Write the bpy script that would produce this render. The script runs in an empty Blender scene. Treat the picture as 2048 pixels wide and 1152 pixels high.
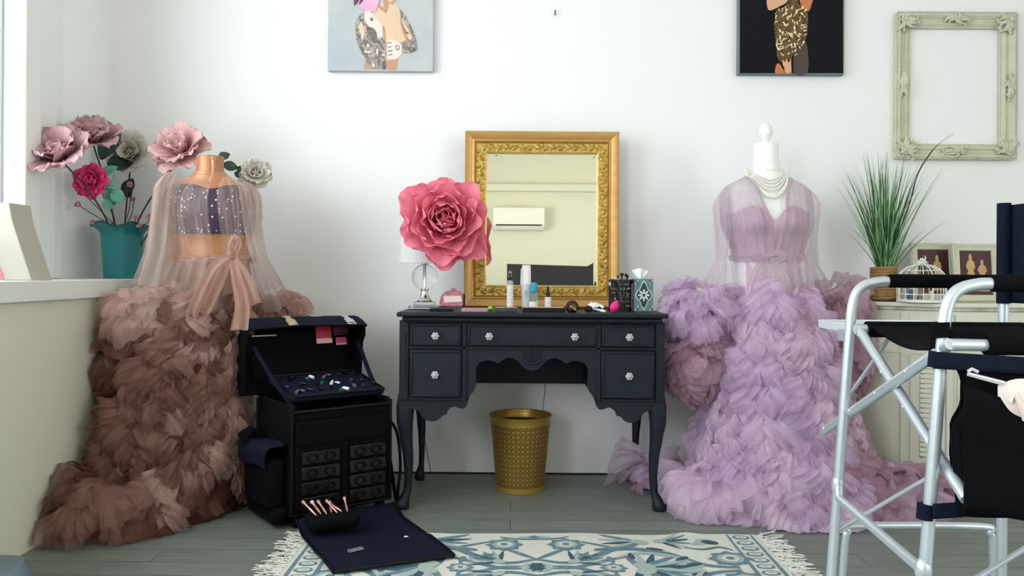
import bpy, math, random
from mathutils import Vector, Matrix, noise
PI = math.pi
rnd = random.Random(7)
C = bpy.context.scene.collection
S = bpy.context.scene

# ---------------------------------------------------------------- camera
F = 1607.0                    # focal length in pixels of the 2048 wide frame
EYE, CAMY, ROLL = 0.93, -3.71, 0.007
cam = bpy.data.objects.new('camera', bpy.data.cameras.new('camera'))
C.objects.link(cam); S.camera = cam
cam.data.sensor_width = 36; cam.data.lens = F / 2048 * 36
cam.data.shift_y = -31 / 2048
cam.data.clip_start = 0.05
cam.matrix_world = Matrix.Translation((0, CAMY, EYE)) @ Matrix.Rotation(PI/2, 4, 'X') @ Matrix.Rotation(ROLL, 4, 'Z')

# ---------------------------------------------------------------- light
S.view_settings.view_transform = 'Standard'; S.view_settings.look = 'None'
S.view_settings.gamma = 1; S.view_settings.use_curve_mapping = False
S.view_settings.exposure = 0.27
S.cycles.transparent_max_bounces = 20
w = bpy.data.worlds.new('daylight'); S.world = w; w.use_nodes = True
bg = w.node_tree.nodes['Background']
bg.inputs['Color'].default_value = (0.86, 0.93, 1.0, 1); bg.inputs['Strength'].default_value = 2.2

def area(name, loc, size, power, rot, col=(1, 1, 1)):
    l = bpy.data.lights.new(name, 'AREA'); l.shape = 'RECTANGLE'; l.size, l.size_y = size; l.energy = power; l.color = col
    o = bpy.data.objects.new(name, l); C.objects.link(o); o.location = loc; o.rotation_euler = rot
    return o
# daylight through the two windows of the left wall and the shop windows of the right wall
area('window_daylight', (-2.02, -1.9, 1.8), (1.6, 2.3), 46, (0, -PI/2, 0), (0.90, 0.96, 1.0))
area('window_daylight', (-2.02, -5.3, 1.8), (1.6, 2.4), 110, (0, -PI/2, 0), (0.90, 0.96, 1.0))
area('window_daylight', (3.95, -5.2, 1.75), (1.7, 3.0), 85, (0, PI/2, 0), (1.0, 0.97, 0.90))

# ---------------------------------------------------------------- helpers
def P(px, py, Y):
    """point of the photograph at depth Y (metres, wall at 0)"""
    dx, dy = px - 1024, py - 545
    c, s = math.cos(ROLL), math.sin(ROLL)
    dx, dy = dx*c + dy*s, -dx*s + dy*c
    d = Y - CAMY
    return Vector((dx*d/F, Y, EYE - dy*d/F))
def lin(h):
    h = h.lstrip('#'); out = []
    for i in (0, 2, 4):
        c = int(h[i:i+2], 16)/255
        out.append(c/12.92 if c <= .04045 else ((c+.055)/1.055)**2.4)
    return (*out, 1)
def newmat(name):
    m = bpy.data.materials.new(name); m.use_nodes = True
    nt = m.node_tree; return m, nt, nt.nodes['Principled BSDF']
def N(nt, t, **kw):
    n = nt.nodes.new(t)
    for k, v in kw.items():
        if k.startswith('i_'):
            k = k[2:]; n.inputs[int(k) if k.isdigit() else k].default_value = v
        else: setattr(n, k, v)
    return n
def mat(name, col, rough=.5, metal=0, noise_amt=0, noise_scale=8, bump=0, bump_scale=60, col2=None, stretch=None, trans=0, ior=1.45, sheen=0, alpha=1, coat=0, spec=None, emit=0):
    m, nt, b = newmat(name); L = nt.links
    c = lin(col)
    b.inputs['Base Color'].default_value = c; b.inputs['Roughness'].default_value = rough; b.inputs['Metallic'].default_value = metal
    b.inputs['Transmission Weight'].default_value = trans; b.inputs['IOR'].default_value = ior
    b.inputs['Sheen Weight'].default_value = sheen; b.inputs['Alpha'].default_value = alpha; b.inputs['Coat Weight'].default_value = coat
    if spec is not None: b.inputs['Specular IOR Level'].default_value = spec
    tc = None
    if noise_amt or bump:
        tc = N(nt, 'ShaderNodeTexCoord'); mp = N(nt, 'ShaderNodeMapping'); L.new(tc.outputs['Object'], mp.inputs[0])
        if stretch: mp.inputs['Scale'].default_value = stretch
    if noise_amt:
        n = N(nt, 'ShaderNodeTexNoise', i_Scale=noise_scale, i_Detail=6.0); L.new(mp.outputs[0], n.inputs['Vector'])
        r = N(nt, 'ShaderNodeMapRange', i_1=.35, i_2=.65, i_3=0.0, i_4=noise_amt); L.new(n.outputs[0], r.inputs[0])
        mx = N(nt, 'ShaderNodeMix', data_type='RGBA'); L.new(r.outputs[0], mx.inputs[0])
        mx.inputs[6].default_value = c; mx.inputs[7].default_value = lin(col2) if col2 else tuple(x*.6 for x in c[:3]) + (1,)
        L.new(mx.outputs[2], b.inputs['Base Color'])
    if bump:
        n = N(nt, 'ShaderNodeTexNoise', i_Scale=bump_scale, i_Detail=5.0); L.new(mp.outputs[0], n.inputs['Vector'])
        bp = N(nt, 'ShaderNodeBump', i_Strength=bump, i_Distance=.01); L.new(n.outputs[0], bp.inputs['Height']); L.new(bp.outputs[0], b.inputs['Normal'])
    return m
def tulle(name, col, col2, alpha, amp=.25, streak=26, transl=.4, bump=.3, fade=0):
    """sheer net: diffuse and translucent threads, gathered lines denser"""
    m, nt, b = newmat(name); L = nt.links; nt.nodes.remove(b)
    out = nt.nodes['Material Output']
    uv = N(nt, 'ShaderNodeUVMap'); mp = N(nt, 'ShaderNodeMapping'); mp.inputs['Scale'].default_value = (streak, 1.3, 1); L.new(uv.outputs[0], mp.inputs[0])
    n = N(nt, 'ShaderNodeTexNoise', i_Scale=1.0, i_Detail=1.5); L.new(mp.outputs[0], n.inputs['Vector'])
    tc = N(nt, 'ShaderNodeTexCoord'); n2 = N(nt, 'ShaderNodeTexNoise', i_Scale=4.0, i_Detail=3.0); L.new(tc.outputs['Object'], n2.inputs['Vector'])
    r = N(nt, 'ShaderNodeMapRange', i_1=.4, i_2=.6, i_3=0.0, i_4=1.0); L.new(n2.outputs[0], r.inputs[0])
    mx = N(nt, 'ShaderNodeMix', data_type='RGBA'); L.new(r.outputs[0], mx.inputs[0]); mx.inputs[6].default_value = lin(col); mx.inputs[7].default_value = lin(col2)
    bp = N(nt, 'ShaderNodeBump', i_Strength=bump, i_Distance=.01); L.new(n.outputs[0], bp.inputs['Height'])
    d = N(nt, 'ShaderNodeBsdfDiffuse'); t = N(nt, 'ShaderNodeBsdfTranslucent')
    for s in (d, t): L.new(mx.outputs[2], s.inputs[0]); L.new(bp.outputs[0], s.inputs['Normal'])
    ms = N(nt, 'ShaderNodeMixShader', i_0=transl); L.new(d.outputs[0], ms.inputs[1]); L.new(t.outputs[0], ms.inputs[2])
    tr = N(nt, 'ShaderNodeBsdfTransparent')
    ra = N(nt, 'ShaderNodeMapRange', i_1=.35, i_2=.65, i_3=alpha-amp, i_4=alpha+amp); L.new(n.outputs[0], ra.inputs[0])
    sx = N(nt, 'ShaderNodeSeparateXYZ'); L.new(uv.outputs[0], sx.inputs[0])
    fd = N(nt, 'ShaderNodeMapRange', i_1=.35, i_2=1.0, i_3=1.0, i_4=1.0-fade); L.new(sx.outputs[1], fd.inputs[0])
    al = N(nt, 'ShaderNodeMath', operation='MULTIPLY'); L.new(ra.outputs[0], al.inputs[0]); L.new(fd.outputs[0], al.inputs[1])
    mm = N(nt, 'ShaderNodeMixShader'); L.new(al.outputs[0], mm.inputs[0]); L.new(tr.outputs[0], mm.inputs[1]); L.new(ms.outputs[0], mm.inputs[2])
    L.new(mm.outputs[0], out.inputs[0]); return m

class MB:
    def __init__(s): s.v = []; s.f = []; s.m = []; s.uv = {}
    def add(s, vs, fs, m=0):
        k = len(s.v); s.v += [Vector(p) for p in vs]
        for f in fs: s.f.append([i+k for i in f]); s.m.append(m)
        return s
    def box(s, x0, x1, y0, y1, z0, z1, m=0):
        vs = [(x, y, z) for z in (z0, z1) for y in (y0, y1) for x in (x0, x1)]
        return s.add(vs, [(0,2,3,1),(4,5,7,6),(0,1,5,4),(2,6,7,3),(0,4,6,2),(1,3,7,5)], m)
    def rbox(s, c, size, R=None, m=0):
        R = R or Matrix.Identity(3); c = Vector(c); a, b, d = (q/2 for q in size)
        vs = [c + R @ Vector((x, y, z)) for z in (-d, d) for y in (-b, b) for x in (-a, a)]
        return s.add(vs, [(0,2,3,1),(4,5,7,6),(0,1,5,4),(2,6,7,3),(0,4,6,2),(1,3,7,5)], m)
    def prism(s, pts, off, m=0, flip=False):
        """closed outline of 3-D points swept by the vector off"""
        n = len(pts); off = Vector(off); a = [Vector(p) for p in pts]; b = [p+off for p in a]
        fs = [tuple(range(n)), tuple(range(2*n-1, n-1, -1))] + [(i, i+n, (i+1) % n+n, (i+1) % n) for i in range(n)]
        return s.add(a+b, fs, m)
    def poly(s, pts, m=0): return s.add(pts, [tuple(range(len(pts)))], m)
    def tube(s, pts, r, seg=10, m=0, closed=False, caps=True, flat=None):
        pts = [Vector(p) for p in pts]; n = len(pts); rs = r if isinstance(r, (list, tuple)) else [r]*n
        vs = []; up = None
        for i, p in enumerate(pts):
            if closed: t = pts[(i+1) % n]-pts[i-1]
            else: t = pts[min(i+1, n-1)]-pts[max(i-1, 0)]
            if t.length < 1e-9: t = Vector((0, 0, 1))
            t.normalize()
            if up is None: up = Vector((0, 0, 1)) if abs(t.z) < .9 else Vector((0, 1, 0))
            a = up - t*up.dot(t)
            if a.length < 1e-4: a = t.orthogonal()
            a.normalize(); up = a; b = t.cross(a)
            for k in range(seg):
                q = 2*PI*k/seg; ca, cb = math.cos(q)*rs[i], math.sin(q)*rs[i]
                if flat: ca *= flat
                vs.append(p + a*ca + b*cb)
        fs = []
        for i in range(n if closed else n-1):
            j = (i+1) % n
            for k in range(seg):
                l = (k+1) % seg; fs.append((i*seg+k, i*seg+l, j*seg+l, j*seg+k))
        if caps and not closed: fs += [tuple(range(seg-1, -1, -1)), tuple((n-1)*seg+k for k in range(seg))]
        return s.add(vs, fs, m)
    def cyl(s, p, q, r0, r1=None, seg=16, m=0): return s.tube([p, q], [r0, r0 if r1 is None else r1], seg, m)
    def lathe(s, prof, c=(0, 0, 0), seg=32, m=0, R=None, caps=False):
        c = Vector(c); R = R or Matrix.Identity(3); vs = []; n = len(prof)
        for (r, z) in prof:
            for k in range(seg):
                q = 2*PI*k/seg; vs.append(c + R @ Vector((r*math.cos(q), r*math.sin(q), z)))
        k0 = len(s.v)
        fs = [(i*seg+k, i*seg+(k+1) % seg, (i+1)*seg+(k+1) % seg, (i+1)*seg+k) for i in range(n-1) for k in range(seg)]
        if caps: fs += [tuple(range(seg-1, -1, -1)), tuple((n-1)*seg+k for k in range(seg))]
        s.add(vs, fs, m)
        for i in range(n):
            for k in range(seg): s.uv[k0+i*seg+k] = (k/seg, i/(n-1))
        return s
    def sph(s, c, r, sc=(1, 1, 1), seg=16, m=0, R=None):
        c = Vector(c); R = R or Matrix.Identity(3); n = max(6, seg//2); vs = []
        for i in range(n+1):
            a = PI*i/n
            for k in range(seg):
                q = 2*PI*k/seg; rr = max(math.sin(a), 1e-3)
                vs.append(c + R @ Vector((r*sc[0]*rr*math.cos(q), r*sc[1]*rr*math.sin(q), r*sc[2]*math.cos(a))))
        return s.add(vs, [(i*seg+k, (i+1)*seg+k, (i+1)*seg+(k+1) % seg, i*seg+(k+1) % seg) for i in range(n) for k in range(seg)], m)
    def grid(s, fn, nu, nv, m=0, closeu=False, us=1, vs_=1, u0=0):
        """fn(u, v) with u, v in 0..1"""
        k0 = len(s.v); nn = nu if closeu else nu+1; vs = []
        for j in range(nv+1):
            for i in range(nn):
                u, v = i/nu, j/nv; s.uv[k0+j*nn+i] = (u0+u*us, v*vs_); vs.append(fn(u, v))
        fs = []
        for j in range(nv):
            for i in range(nu):
                i2 = (i+1) % nn; fs.append((j*nn+i, j*nn+i2, (j+1)*nn+i2, (j+1)*nn+i))
        return s.add(vs, fs, m)
    def build(s, name, mats, parent=None, smooth=True, bevel=0, sub=0, solid=0, bseg=2, angle=35):
        me = bpy.data.meshes.new(name)
        inv = WM[parent.name].inverted() if parent is not None else Matrix.Identity(4)
        me.from_pydata([inv @ p for p in s.v], [], s.f)
        if not isinstance(mats, (list, tuple)): mats = [mats]
        for q in mats: me.materials.append(q)
        me.polygons.foreach_set('material_index', s.m)
        if smooth: me.polygons.foreach_set('use_smooth', [True]*len(me.polygons))
        if s.uv:
            ul = me.uv_layers.new(name='UVMap'); g = s.uv.get
            for lp in me.loops: ul.data[lp.index].uv = g(lp.vertex_index, (0, 0))
        me.update()
        if smooth and angle: me.set_sharp_from_angle(angle=math.radians(angle))
        o = bpy.data.objects.new(name, me); C.objects.link(o)
        if parent is not None: o.parent = parent; WM[o.name] = WM[parent.name]
        else: WM[o.name] = Matrix.Identity(4)
        if solid: q = o.modifiers.new('solid', 'SOLIDIFY'); q.thickness = solid; q.offset = 0
        if bevel: q = o.modifiers.new('bevel', 'BEVEL'); q.width = bevel; q.segments = bseg; q.limit_method = 'ANGLE'; q.angle_limit = math.radians(40)
        if sub: q = o.modifiers.new('sub', 'SUBSURF'); q.levels = q.render_levels = sub
        return o
WM = {}
def thing(name, label, cat, loc=(0, 0, 0), rot=(0, 0, 0), group=None):
    o = bpy.data.objects.new(name, None); o.empty_display_size = .05; C.objects.link(o)
    o.location = loc; o.rotation_euler = rot; tag(o, label, cat, group)
    from mathutils import Euler
    WM[o.name] = Matrix.Translation(loc) @ Euler(rot).to_matrix().to_4x4(); return o
def tag(o, label, cat, group=None):
    o['label'] = label; o['category'] = cat
    if group: o['group'] = group
    return o
def struct(o): o['kind'] = 'structure'; return o
def recentre(o):
    """put a one-mesh thing's origin at its base centre"""
    vs = [v.co for v in o.data.vertices]
    c = Vector(((min(v.x for v in vs)+max(v.x for v in vs))/2, (min(v.y for v in vs)+max(v.y for v in vs))/2, min(v.z for v in vs)))
    o.data.transform(Matrix.Translation(-c)); o.location = c; WM[o.name] = Matrix.Translation(c); return o
def solo(mb, name, mats, label, cat, group=None, **kw):
    o = recentre(mb.build(name, mats, None, **kw)); return tag(o, label, cat, group)
def RZ(a): return Matrix.Rotation(a, 3, 'Z')
def RX(a): return Matrix.Rotation(a, 3, 'X')
def RY(a): return Matrix.Rotation(a, 3, 'Y')
def frame3(n, up=Vector((0, 0, 1))):
    """rotation whose local z is n"""
    n = Vector(n).normalized(); x = up.cross(n)
    if x.length < 1e-3: x = Vector((1, 0, 0))
    x.normalize(); y = n.cross(x); return Matrix((x, y, n)).transposed()
def interp(tab, t):
    """tab rows (t, a, b, ...), smooth between rows"""
    if t <= tab[0][0]: return tab[0][1:]
    for r0, r1 in zip(tab, tab[1:]):
        if t <= r1[0]:
            k = (t-r0[0])/(r1[0]-r0[0]); k = k*k*(3-2*k)*.5 + k*.5
            return tuple(a+(b-a)*k for a, b in zip(r0[1:], r1[1:]))
    return tab[-1][1:]
def spline(pts, n=8):
    pts = [Vector(p) for p in pts]; out = []
    q = [pts[0]*2-pts[1]]+pts+[pts[-1]*2-pts[-2]]
    for i in range(1, len(q)-2):
        for k in range(n):
            t = k/n; a, b, c, d = q[i-1:i+3]
            out.append(.5*((2*b)+(-a+c)*t+(2*a-5*b+4*c-d)*t*t+(-a+3*b-3*c+d)*t**3))
    out.append(pts[-1]); return out

# ---------------------------------------------------------------- materials
M_wall = mat('wall_paint', '#f1f2f3', .75, bump=.05, bump_scale=30)
M_lower = mat('wall_paint_cream', '#d9d8c6', .75, bump=.05, bump_scale=30)
M_far = mat('far_wall_paint', '#dedac6', .8)
M_white = mat('white_gloss_paint', '#e6ebe8', .4)
M_black = mat('black_plastic', '#0b0b0d', .45)
M_chrome = mat('chrome', '#dcdcdc', .12, 1)
M_gold = mat('bright_gold', '#c9a13a', .3, 1)
M_glass = mat('clear_glass', '#ffffff', .02, trans=1, ior=1.45)
# ================================================================ SETTING
XL, XLOW, XR, YB, ZC = -1.85, -1.59, 3.6, -8.5, 3.2
def floor_mat():
    m, nt, b = newmat('painted_boards'); L = nt.links
    tc = N(nt, 'ShaderNodeTexCoord'); mp = N(nt, 'ShaderNodeMapping'); L.new(tc.outputs['Object'], mp.inputs[0])
    br = N(nt, 'ShaderNodeTexBrick', i_Scale=1.0); br.inputs['Brick Width'].default_value = 2.3; br.inputs['Row Height'].default_value = .115
    br.inputs['Mortar Size'].default_value = .0022; br.inputs['Mortar Smooth'].default_value = .3
    br.inputs['Color1'].default_value = lin('#7d857f'); br.inputs['Color2'].default_value = lin('#737b76'); br.inputs['Mortar'].default_value = lin('#50575a')
    L.new(mp.outputs[0], br.inputs['Vector'])
    mp2 = N(nt, 'ShaderNodeMapping'); mp2.inputs['Scale'].default_value = (1.2, 14, 1); L.new(tc.outputs['Object'], mp2.inputs[0])
    n = N(nt, 'ShaderNodeTexNoise', i_Scale=5.0, i_Detail=8.0); L.new(mp2.outputs[0], n.inputs['Vector'])
    r = N(nt, 'ShaderNodeMapRange', i_1=.3, i_2=.7, i_3=.78, i_4=1.12); L.new(n.outputs[0], r.inputs[0])
    vm = N(nt, 'ShaderNodeMix', data_type='RGBA', blend_type='MULTIPLY'); vm.inputs[0].default_value = 1; L.new(br.outputs[0], vm.inputs[6]); L.new(r.outputs[0], vm.inputs[7])
    # dark scuffs
    n3 = N(nt, 'ShaderNodeTexNoise', i_Scale=9.0, i_Detail=4.0); mp3 = N(nt, 'ShaderNodeMapping'); mp3.inputs['Scale'].default_value = (1, 5, 1)
    L.new(tc.outputs['Object'], mp3.inputs[0]); L.new(mp3.outputs[0], n3.inputs['Vector'])
    r3 = N(nt, 'ShaderNodeMapRange', i_1=.70, i_2=.74, i_3=0.0, i_4=.7); L.new(n3.outputs[0], r3.inputs[0])
    v2 = N(nt, 'ShaderNodeMix', data_type='RGBA'); L.new(r3.outputs[0], v2.inputs[0]); L.new(vm.outputs[2], v2.inputs[6]); v2.inputs[7].default_value = lin('#3c413f')
    L.new(v2.outputs[2], b.inputs['Base Color']); b.inputs['Roughness'].default_value = .5
    bp = N(nt, 'ShaderNodeBump', i_Strength=.3, i_Distance=.004); bp.invert = True; L.new(br.outputs['Fac'], bp.inputs['Height']); L.new(bp.outputs[0], b.inputs['Normal'])
    return m
struct(MB().box(XL-.1, XR, YB, .12, -.06, 0).build('floor', floor_mat(), smooth=False))
struct(MB().box(XL-.1, XR, YB, .12, ZC, ZC+.08).build('ceiling', mat('ceiling_paint', '#eae6d6', .8), smooth=False))
struct(MB().box(XL-.1, XR+.1, 0, .12, 0, ZC).build('wall_back', M_wall, smooth=False))
struct(MB().box(XL-.1, XR+.1, YB-.12, YB, 0, ZC).build('wall_front', M_far, smooth=False))
# left wall: thick lower half below the sill, thin upper half with two window openings
m = MB(); m.box(XL-.15, XLOW, YB, 0, 0, .823, 1); W0, W1 = (-3.1, -.80), (-6.6, -4.1); z0, z1 = 1.0, 2.6
m.box(XL-.15, XL, -.80, 0, .823, ZC); m.box(XL-.15, XL, -4.1, -3.1, .823, ZC); m.box(XL-.15, XL, YB, -6.6, .823, ZC)
for a, b_ in (W0, W1): m.box(XL-.15, XL, a, b_, .823, z0); m.box(XL-.15, XL, a, b_, z1, ZC)
struct(m.build('wall_left', [M_wall, M_lower], smooth=False))
m = MB(); R0, R1 = -6.8, -3.6
m.box(XR, XR+.15, R1, 0, 0, ZC); m.box(XR, XR+.15, YB, R0, 0, ZC); m.box(XR, XR+.15, R0, R1, 0, .8); m.box(XR, XR+.15, R0, R1, 2.6, ZC)
struct(m.build('wall_right', M_wall, smooth=False))
# window glazing
def pane_mat():
    m, nt, b = newmat('window_pane'); nt.nodes.remove(b); L = nt.links
    t = N(nt, 'ShaderNodeBsdfTransparent'); g = N(nt, 'ShaderNodeBsdfGlossy', i_Roughness=.02); x = N(nt, 'ShaderNodeMixShader', i_0=.05)
    L.new(t.outputs[0], x.inputs[1]); L.new(g.outputs[0], x.inputs[2]); L.new(x.outputs[0], nt.nodes['Material Output'].inputs[0]); return m
M_pane = pane_mat()
def window(name, x, ya, yb, za, zb, side, casing=True):
    m = MB(); s = side
    if casing:   # stepped casing on the room side
        for (w_, a, b_) in ((.33, 0, .035), (.25, .035, .055), (.10, .055, .085)):
            x0, x1 = sorted((x+s*a, x+s*b_))
            m.box(x0, x1, yb, yb+w_, .893 if s > 0 else za, zb+w_); m.box(x0, x1, ya-w_, ya, .893 if s > 0 else za, zb+w_); m.box(x0, x1, ya, yb, zb, zb+w_)
    x0, x1 = sorted((x, x-s*.08))
    for y in (ya, (ya+yb)/2-.02, yb-.04): m.box(x0, x1, y, y+.04, za, zb)
    m.box(x0, x1, ya, yb, za, za+.05); m.box(x0, x1, ya, yb, zb-.05, zb)
    o = struct(m.build(name, M_white, smooth=False, bevel=.006))
    p = x-s*.04; MB().box(p-.002, p+.002, ya+.02, yb-.02, za+.03, zb-.03).build('pane', M_pane, o, smooth=False)
    return o
window('window_1', XL, *W0, z0, z1, 1)
window('window_2', XL, *W1, z0, z1, 1)
window('window_3', XR, R0, R1, .8, 2.6, -1, False)
# sill board on the half wall
struct(MB().box(XL-.0, -1.57, YB, -.001, .823, .892).build('trim_1', M_white, smooth=False, bevel=.004))
# dark shrunken gap line at the foot of the back wall
struct(MB().box(XLOW, XR, -.006, 0, 0, .007).build('trim_2', mat('dark_gap', '#1f2524', .9), smooth=False))
# plaster crack / seam behind the desk and beam at far end
m = MB(); m.tube([P(1091, 765, -.003), P(1089, 790, -.003), P(1086, 815, -.003), P(1087, 850, -.003), P(1090, 900, -.003)], .0016, 5)
m.tube([P(849, 880, -.003), P(854, 900, -.003), P(858, 925, -.003), P(863, 948, -.003)], .0016, 5)
struct(m.build('trim_3', mat('crack_grey', '#8c8a80', .9)))
struct(MB().box(XL, XR, YB, YB+.12, 2.64, 2.74).build('trim_4', M_far, smooth=False))

# nail in the wall, air conditioner on the opposite wall and dark screen leaning there (all seen by the mirror)
m = MB(); a = P(1110, 22, -.001); m.tube([a, a+Vector((0, -.018, -.003))], .0022, 8); m.tube([a+Vector((0, -.006, 0)), a+Vector((0, -.008, -.014)), a+Vector((0, -.016, -.024)), a+Vector((0, -.022, -.018))], .0022, 8)
solo(m, 'wall_hook', mat('dark_steel', '#2a2420', .5, .8), 'small dark bare nail hook high on the white wall above the gold mirror', 'hook')
# ================================================================ DESK
M_desk = mat('blue_black_chalk_paint', '#1b222c', .5, spec=.3, noise_amt=.5, noise_scale=14, col2='#141922', bump=.12, bump_scale=50)
M_desk2 = mat('blue_black_drawer_paint', '#1c2430', .5, spec=.3, noise_amt=.5, noise_scale=20, col2='#151b25', bump=.12, bump_scale=50)
M_crystal = mat('crystal_knob', '#f2f6f6', .08, trans=.55, ior=1.5)
K = 513.4; DF = -.58
dx = lambda p: (p-1024)/K
dz = lambda y: .93-(y-545)/K
cxz = lambda x, y: Vector((dx(780+x/2.505), DF, dz(600+y/2.505 - (780+x/2.505-1024)*.007)))
desk = thing('dressing_table', 'blue-black painted dressing table with clear knobs and cabriole legs against the wall', 'dressing table', (.08, -.34, 0))
m = MB(); m.box(-.442, .602, -.632, -.05, .757, .775); o = m.build('tabletop', M_desk, desk, bevel=.007, bseg=3)
m = MB(); m.box(-.424, .584, -.612, -.07, .738, .757); m.build('top_moulding', M_desk, desk, bevel=.008, bseg=3)
m = MB()
for i in range(118):
    x = -.405+i*.97/117; m.box(x-.0026, x+.0026, DF-.014, DF, .730, .741)
m.build('reeded_band', M_desk, desk, bevel=.001, bseg=1)
# carcass: two pedestals, frieze, sides, back
m = MB()
for a, b in ((-.4355, -.168), (.328, .5955)): m.box(a, b, DF, -.09, .432, .741)
m.box(-.168, .328, DF, -.09, .636, .741); m.box(-.168, .328, -.105, -.09, .433, .64)
m.build('carcass', M_desk, desk, bevel=.003)
# raised corner stiles with sunk fluted panels and rails
m = MB()
for a, b in ((-.4355, -.400), (.560, .5955)):
    m.box(a, b, DF-.012, DF, .432, .741)
    m.box(a+.010, b-.010, DF-.016, DF-.012, .47, .70)
for x in (-.183, .339): m.box(x-.009, x+.009, DF-.010, DF, .432, .741)
m.box(-.40, .56, DF-.010, DF, .631, .641); m.box(-.40, .56, DF-.010, DF, .730, .741)
for a, b in ((-.40, -.19), (.35, .56)): m.box(a, b, DF-.010, DF, .432, .441)
m.build('stile', M_desk, desk, bevel=.003)
# scalloped kneehole apron
def sm(pts, n=5): return spline(pts, n)
half = [(436, 425), (434, 380), (434, 345), (447, 318), (478, 303), (515, 305), (545, 318), (556, 309), (575, 295), (602, 289), (632, 297), (655, 318), (675, 338), (697, 350), (715, 354)]
pts = sm([cxz(*p) for p in half[:7]])[:-1]+sm([cxz(*p) for p in half[6:]])
pts = [Vector((p.x, DF-.004, p.z)) for p in pts]
mir = [Vector((.16-p.x+0.0, p.y, p.z)) for p in reversed(pts)]
for p in mir: p.x = .08*2-(.08*2-p.x)
inner = pts+[Vector((.16-p.x-.0, p.y, p.z)) for p in reversed(pts[:-1])]
ax = Vector((-.168, DF-.004, 0)); lowl = [cxz(398, 500), cxz(405, 478), cxz(424, 458)]
left = [Vector((-.172, DF-.004, .636)), Vector((-.172, DF-.004, .455))]+[Vector((q.x, DF-.004, q.z)) for q in lowl]
right = [Vector((.16-q.x, q.y, q.z)) for q in reversed(left)]
m = MB(); ring = left+inner+right; m.prism(ring, (0, .018, 0)); m.build('kneehole_apron', M_desk2, desk, smooth=False)
# carved fan in the middle
m = MB()
for i in range(9):
    x = .08-.030+i*.0075; zb = .594 - .022*math.cos((i-4)/4.6*PI/2)*1.0
    m.tube([(x, DF-.006, .634), (x, DF-.006, zb+.012)], .0034, 8)
m.tube([Vector((.08+.033*math.sin(a), DF-.008, .592-.020*math.cos(a)+.004)) for a in [(-PI/2+PI*i/16) for i in range(17)]], .005, 8)
m.build('carved_fan', M_desk2, desk)
# aprons below the pedestals
lo = [(60, 490), (62, 512), (100, 540), (150, 556), (168, 586), (205, 608), (243, 602), (270, 578), (288, 574), (296, 552), (325, 533), (350, 541), (376, 543), (392, 522), (398, 490)]
lp = [cxz(*p) for p in lo]; lp = sm(lp, 3); lp = [Vector((max(-.43, p.x), DF-.002, min(p.z, .440))) for p in lp]
for s in (0, 1):
    m = MB(); q = [Vector((.16-p.x if s else p.x, p.y, p.z)) for p in lp]
    m.prism(q, (0, .018, 0)); m.build('pedestal_apron', M_desk, desk, smooth=False)
# drawers
M_hole = mat('keyhole', '#050505', .6)
def drawer(x0, x1, za, zb, knobs, key=None):
    m = MB(); m.box(x0, x1, DF-.016, DF+.01, za, zb); t = .010
    o = m.build('drawer', M_desk2, desk, bevel=.003)
    f = MB()
    for (a, b, c, d) in ((x0+.004, x1-.004, za+.004, za+t), (x0+.004, x1-.004, zb-t, zb-.004), (x0+.004, x0+t, za+t, zb-t), (x1-t, x1-.004, za+t, zb-t)): f.box(a, b, DF-.021, DF-.014, c, d)
    f.build('bead', M_desk, o, bevel=.0025)
    for kx, kz in knobs:
        k = MB(); k.lathe([(.0, -.0), (.007, 0), (.006, .008), (.008, .012)], (kx, DF-.016, kz), 12, R=RX(PI/2))
        for i in range(6):
            a = i*PI/3; k.sph((kx+.0095*math.cos(a), DF-.036, kz+.0095*math.sin(a)), .0066, (1, 1.1, 1), 10)
        k.sph((kx, DF-.038, kz), .009, (1, 1.0, 1), 12); k.sph((kx, DF-.047, kz), .0035, (1, 1, 1), 8)
        k.build('knob', M_crystal, o)
    if key: k = MB(); k.sph((key, DF-.0165, .688), .004, (1, .3, 1), 10); k.box(key-.002, key+.002, DF-.0175, DF-.016, .679, .688); k.build('keyhole', M_hole, o)
drawer(-.393, -.195, .643, .729, [(-.294, .683)])
drawer(-.172, .331, .643, .729, [(-.086, .683), (.244, .683)], .078)
drawer(.350, .555, .643, .729, [(.455, .683)])
drawer(-.393, -.195, .443, .627, [(-.294, .533)])
drawer(.350, .555, .443, .627, [(.455, .533)])
def cab_leg(x, y, sx, sy, back=False):
    tab = [(0, .024, .014), (.012, .030, .018), (.028, .029, .018), (.040, .021, .010), (.07, .0150, -.002), (.13, .0165, -.006), (.20, .0200, -.004), (.28, .0255, .004), (.34, .031, .009), (.40, .034, .007), (.45, .034, 0)]
    if back: tab = [(t, r*.8, o*.4) for t, r, o in tab]
    def fn(u, v):
        z = .45*v; r, off = interp(tab, z); a = 2*PI*u
        k = 1+.16*max(0, (z-.25)/.2)*abs(math.sin(2*a))   # squarer towards the knee
        return Vector((x+sx*off+r*k*math.cos(a), y+sy*off+r*k*math.sin(a), z))
    m = MB(); m.grid(fn, 24, 40, closeu=True); n = 24
    m.f.append(list(range(n-1, -1, -1))); m.m.append(0); return m.build('leg', M_desk, desk)
cab_leg(-.408, -.545, -1, -.6); cab_leg(.568, -.545, 1, -.6); cab_leg(-.40, -.115, -1, 0, True); cab_leg(.56, -.115, 1, 0, True)

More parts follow.
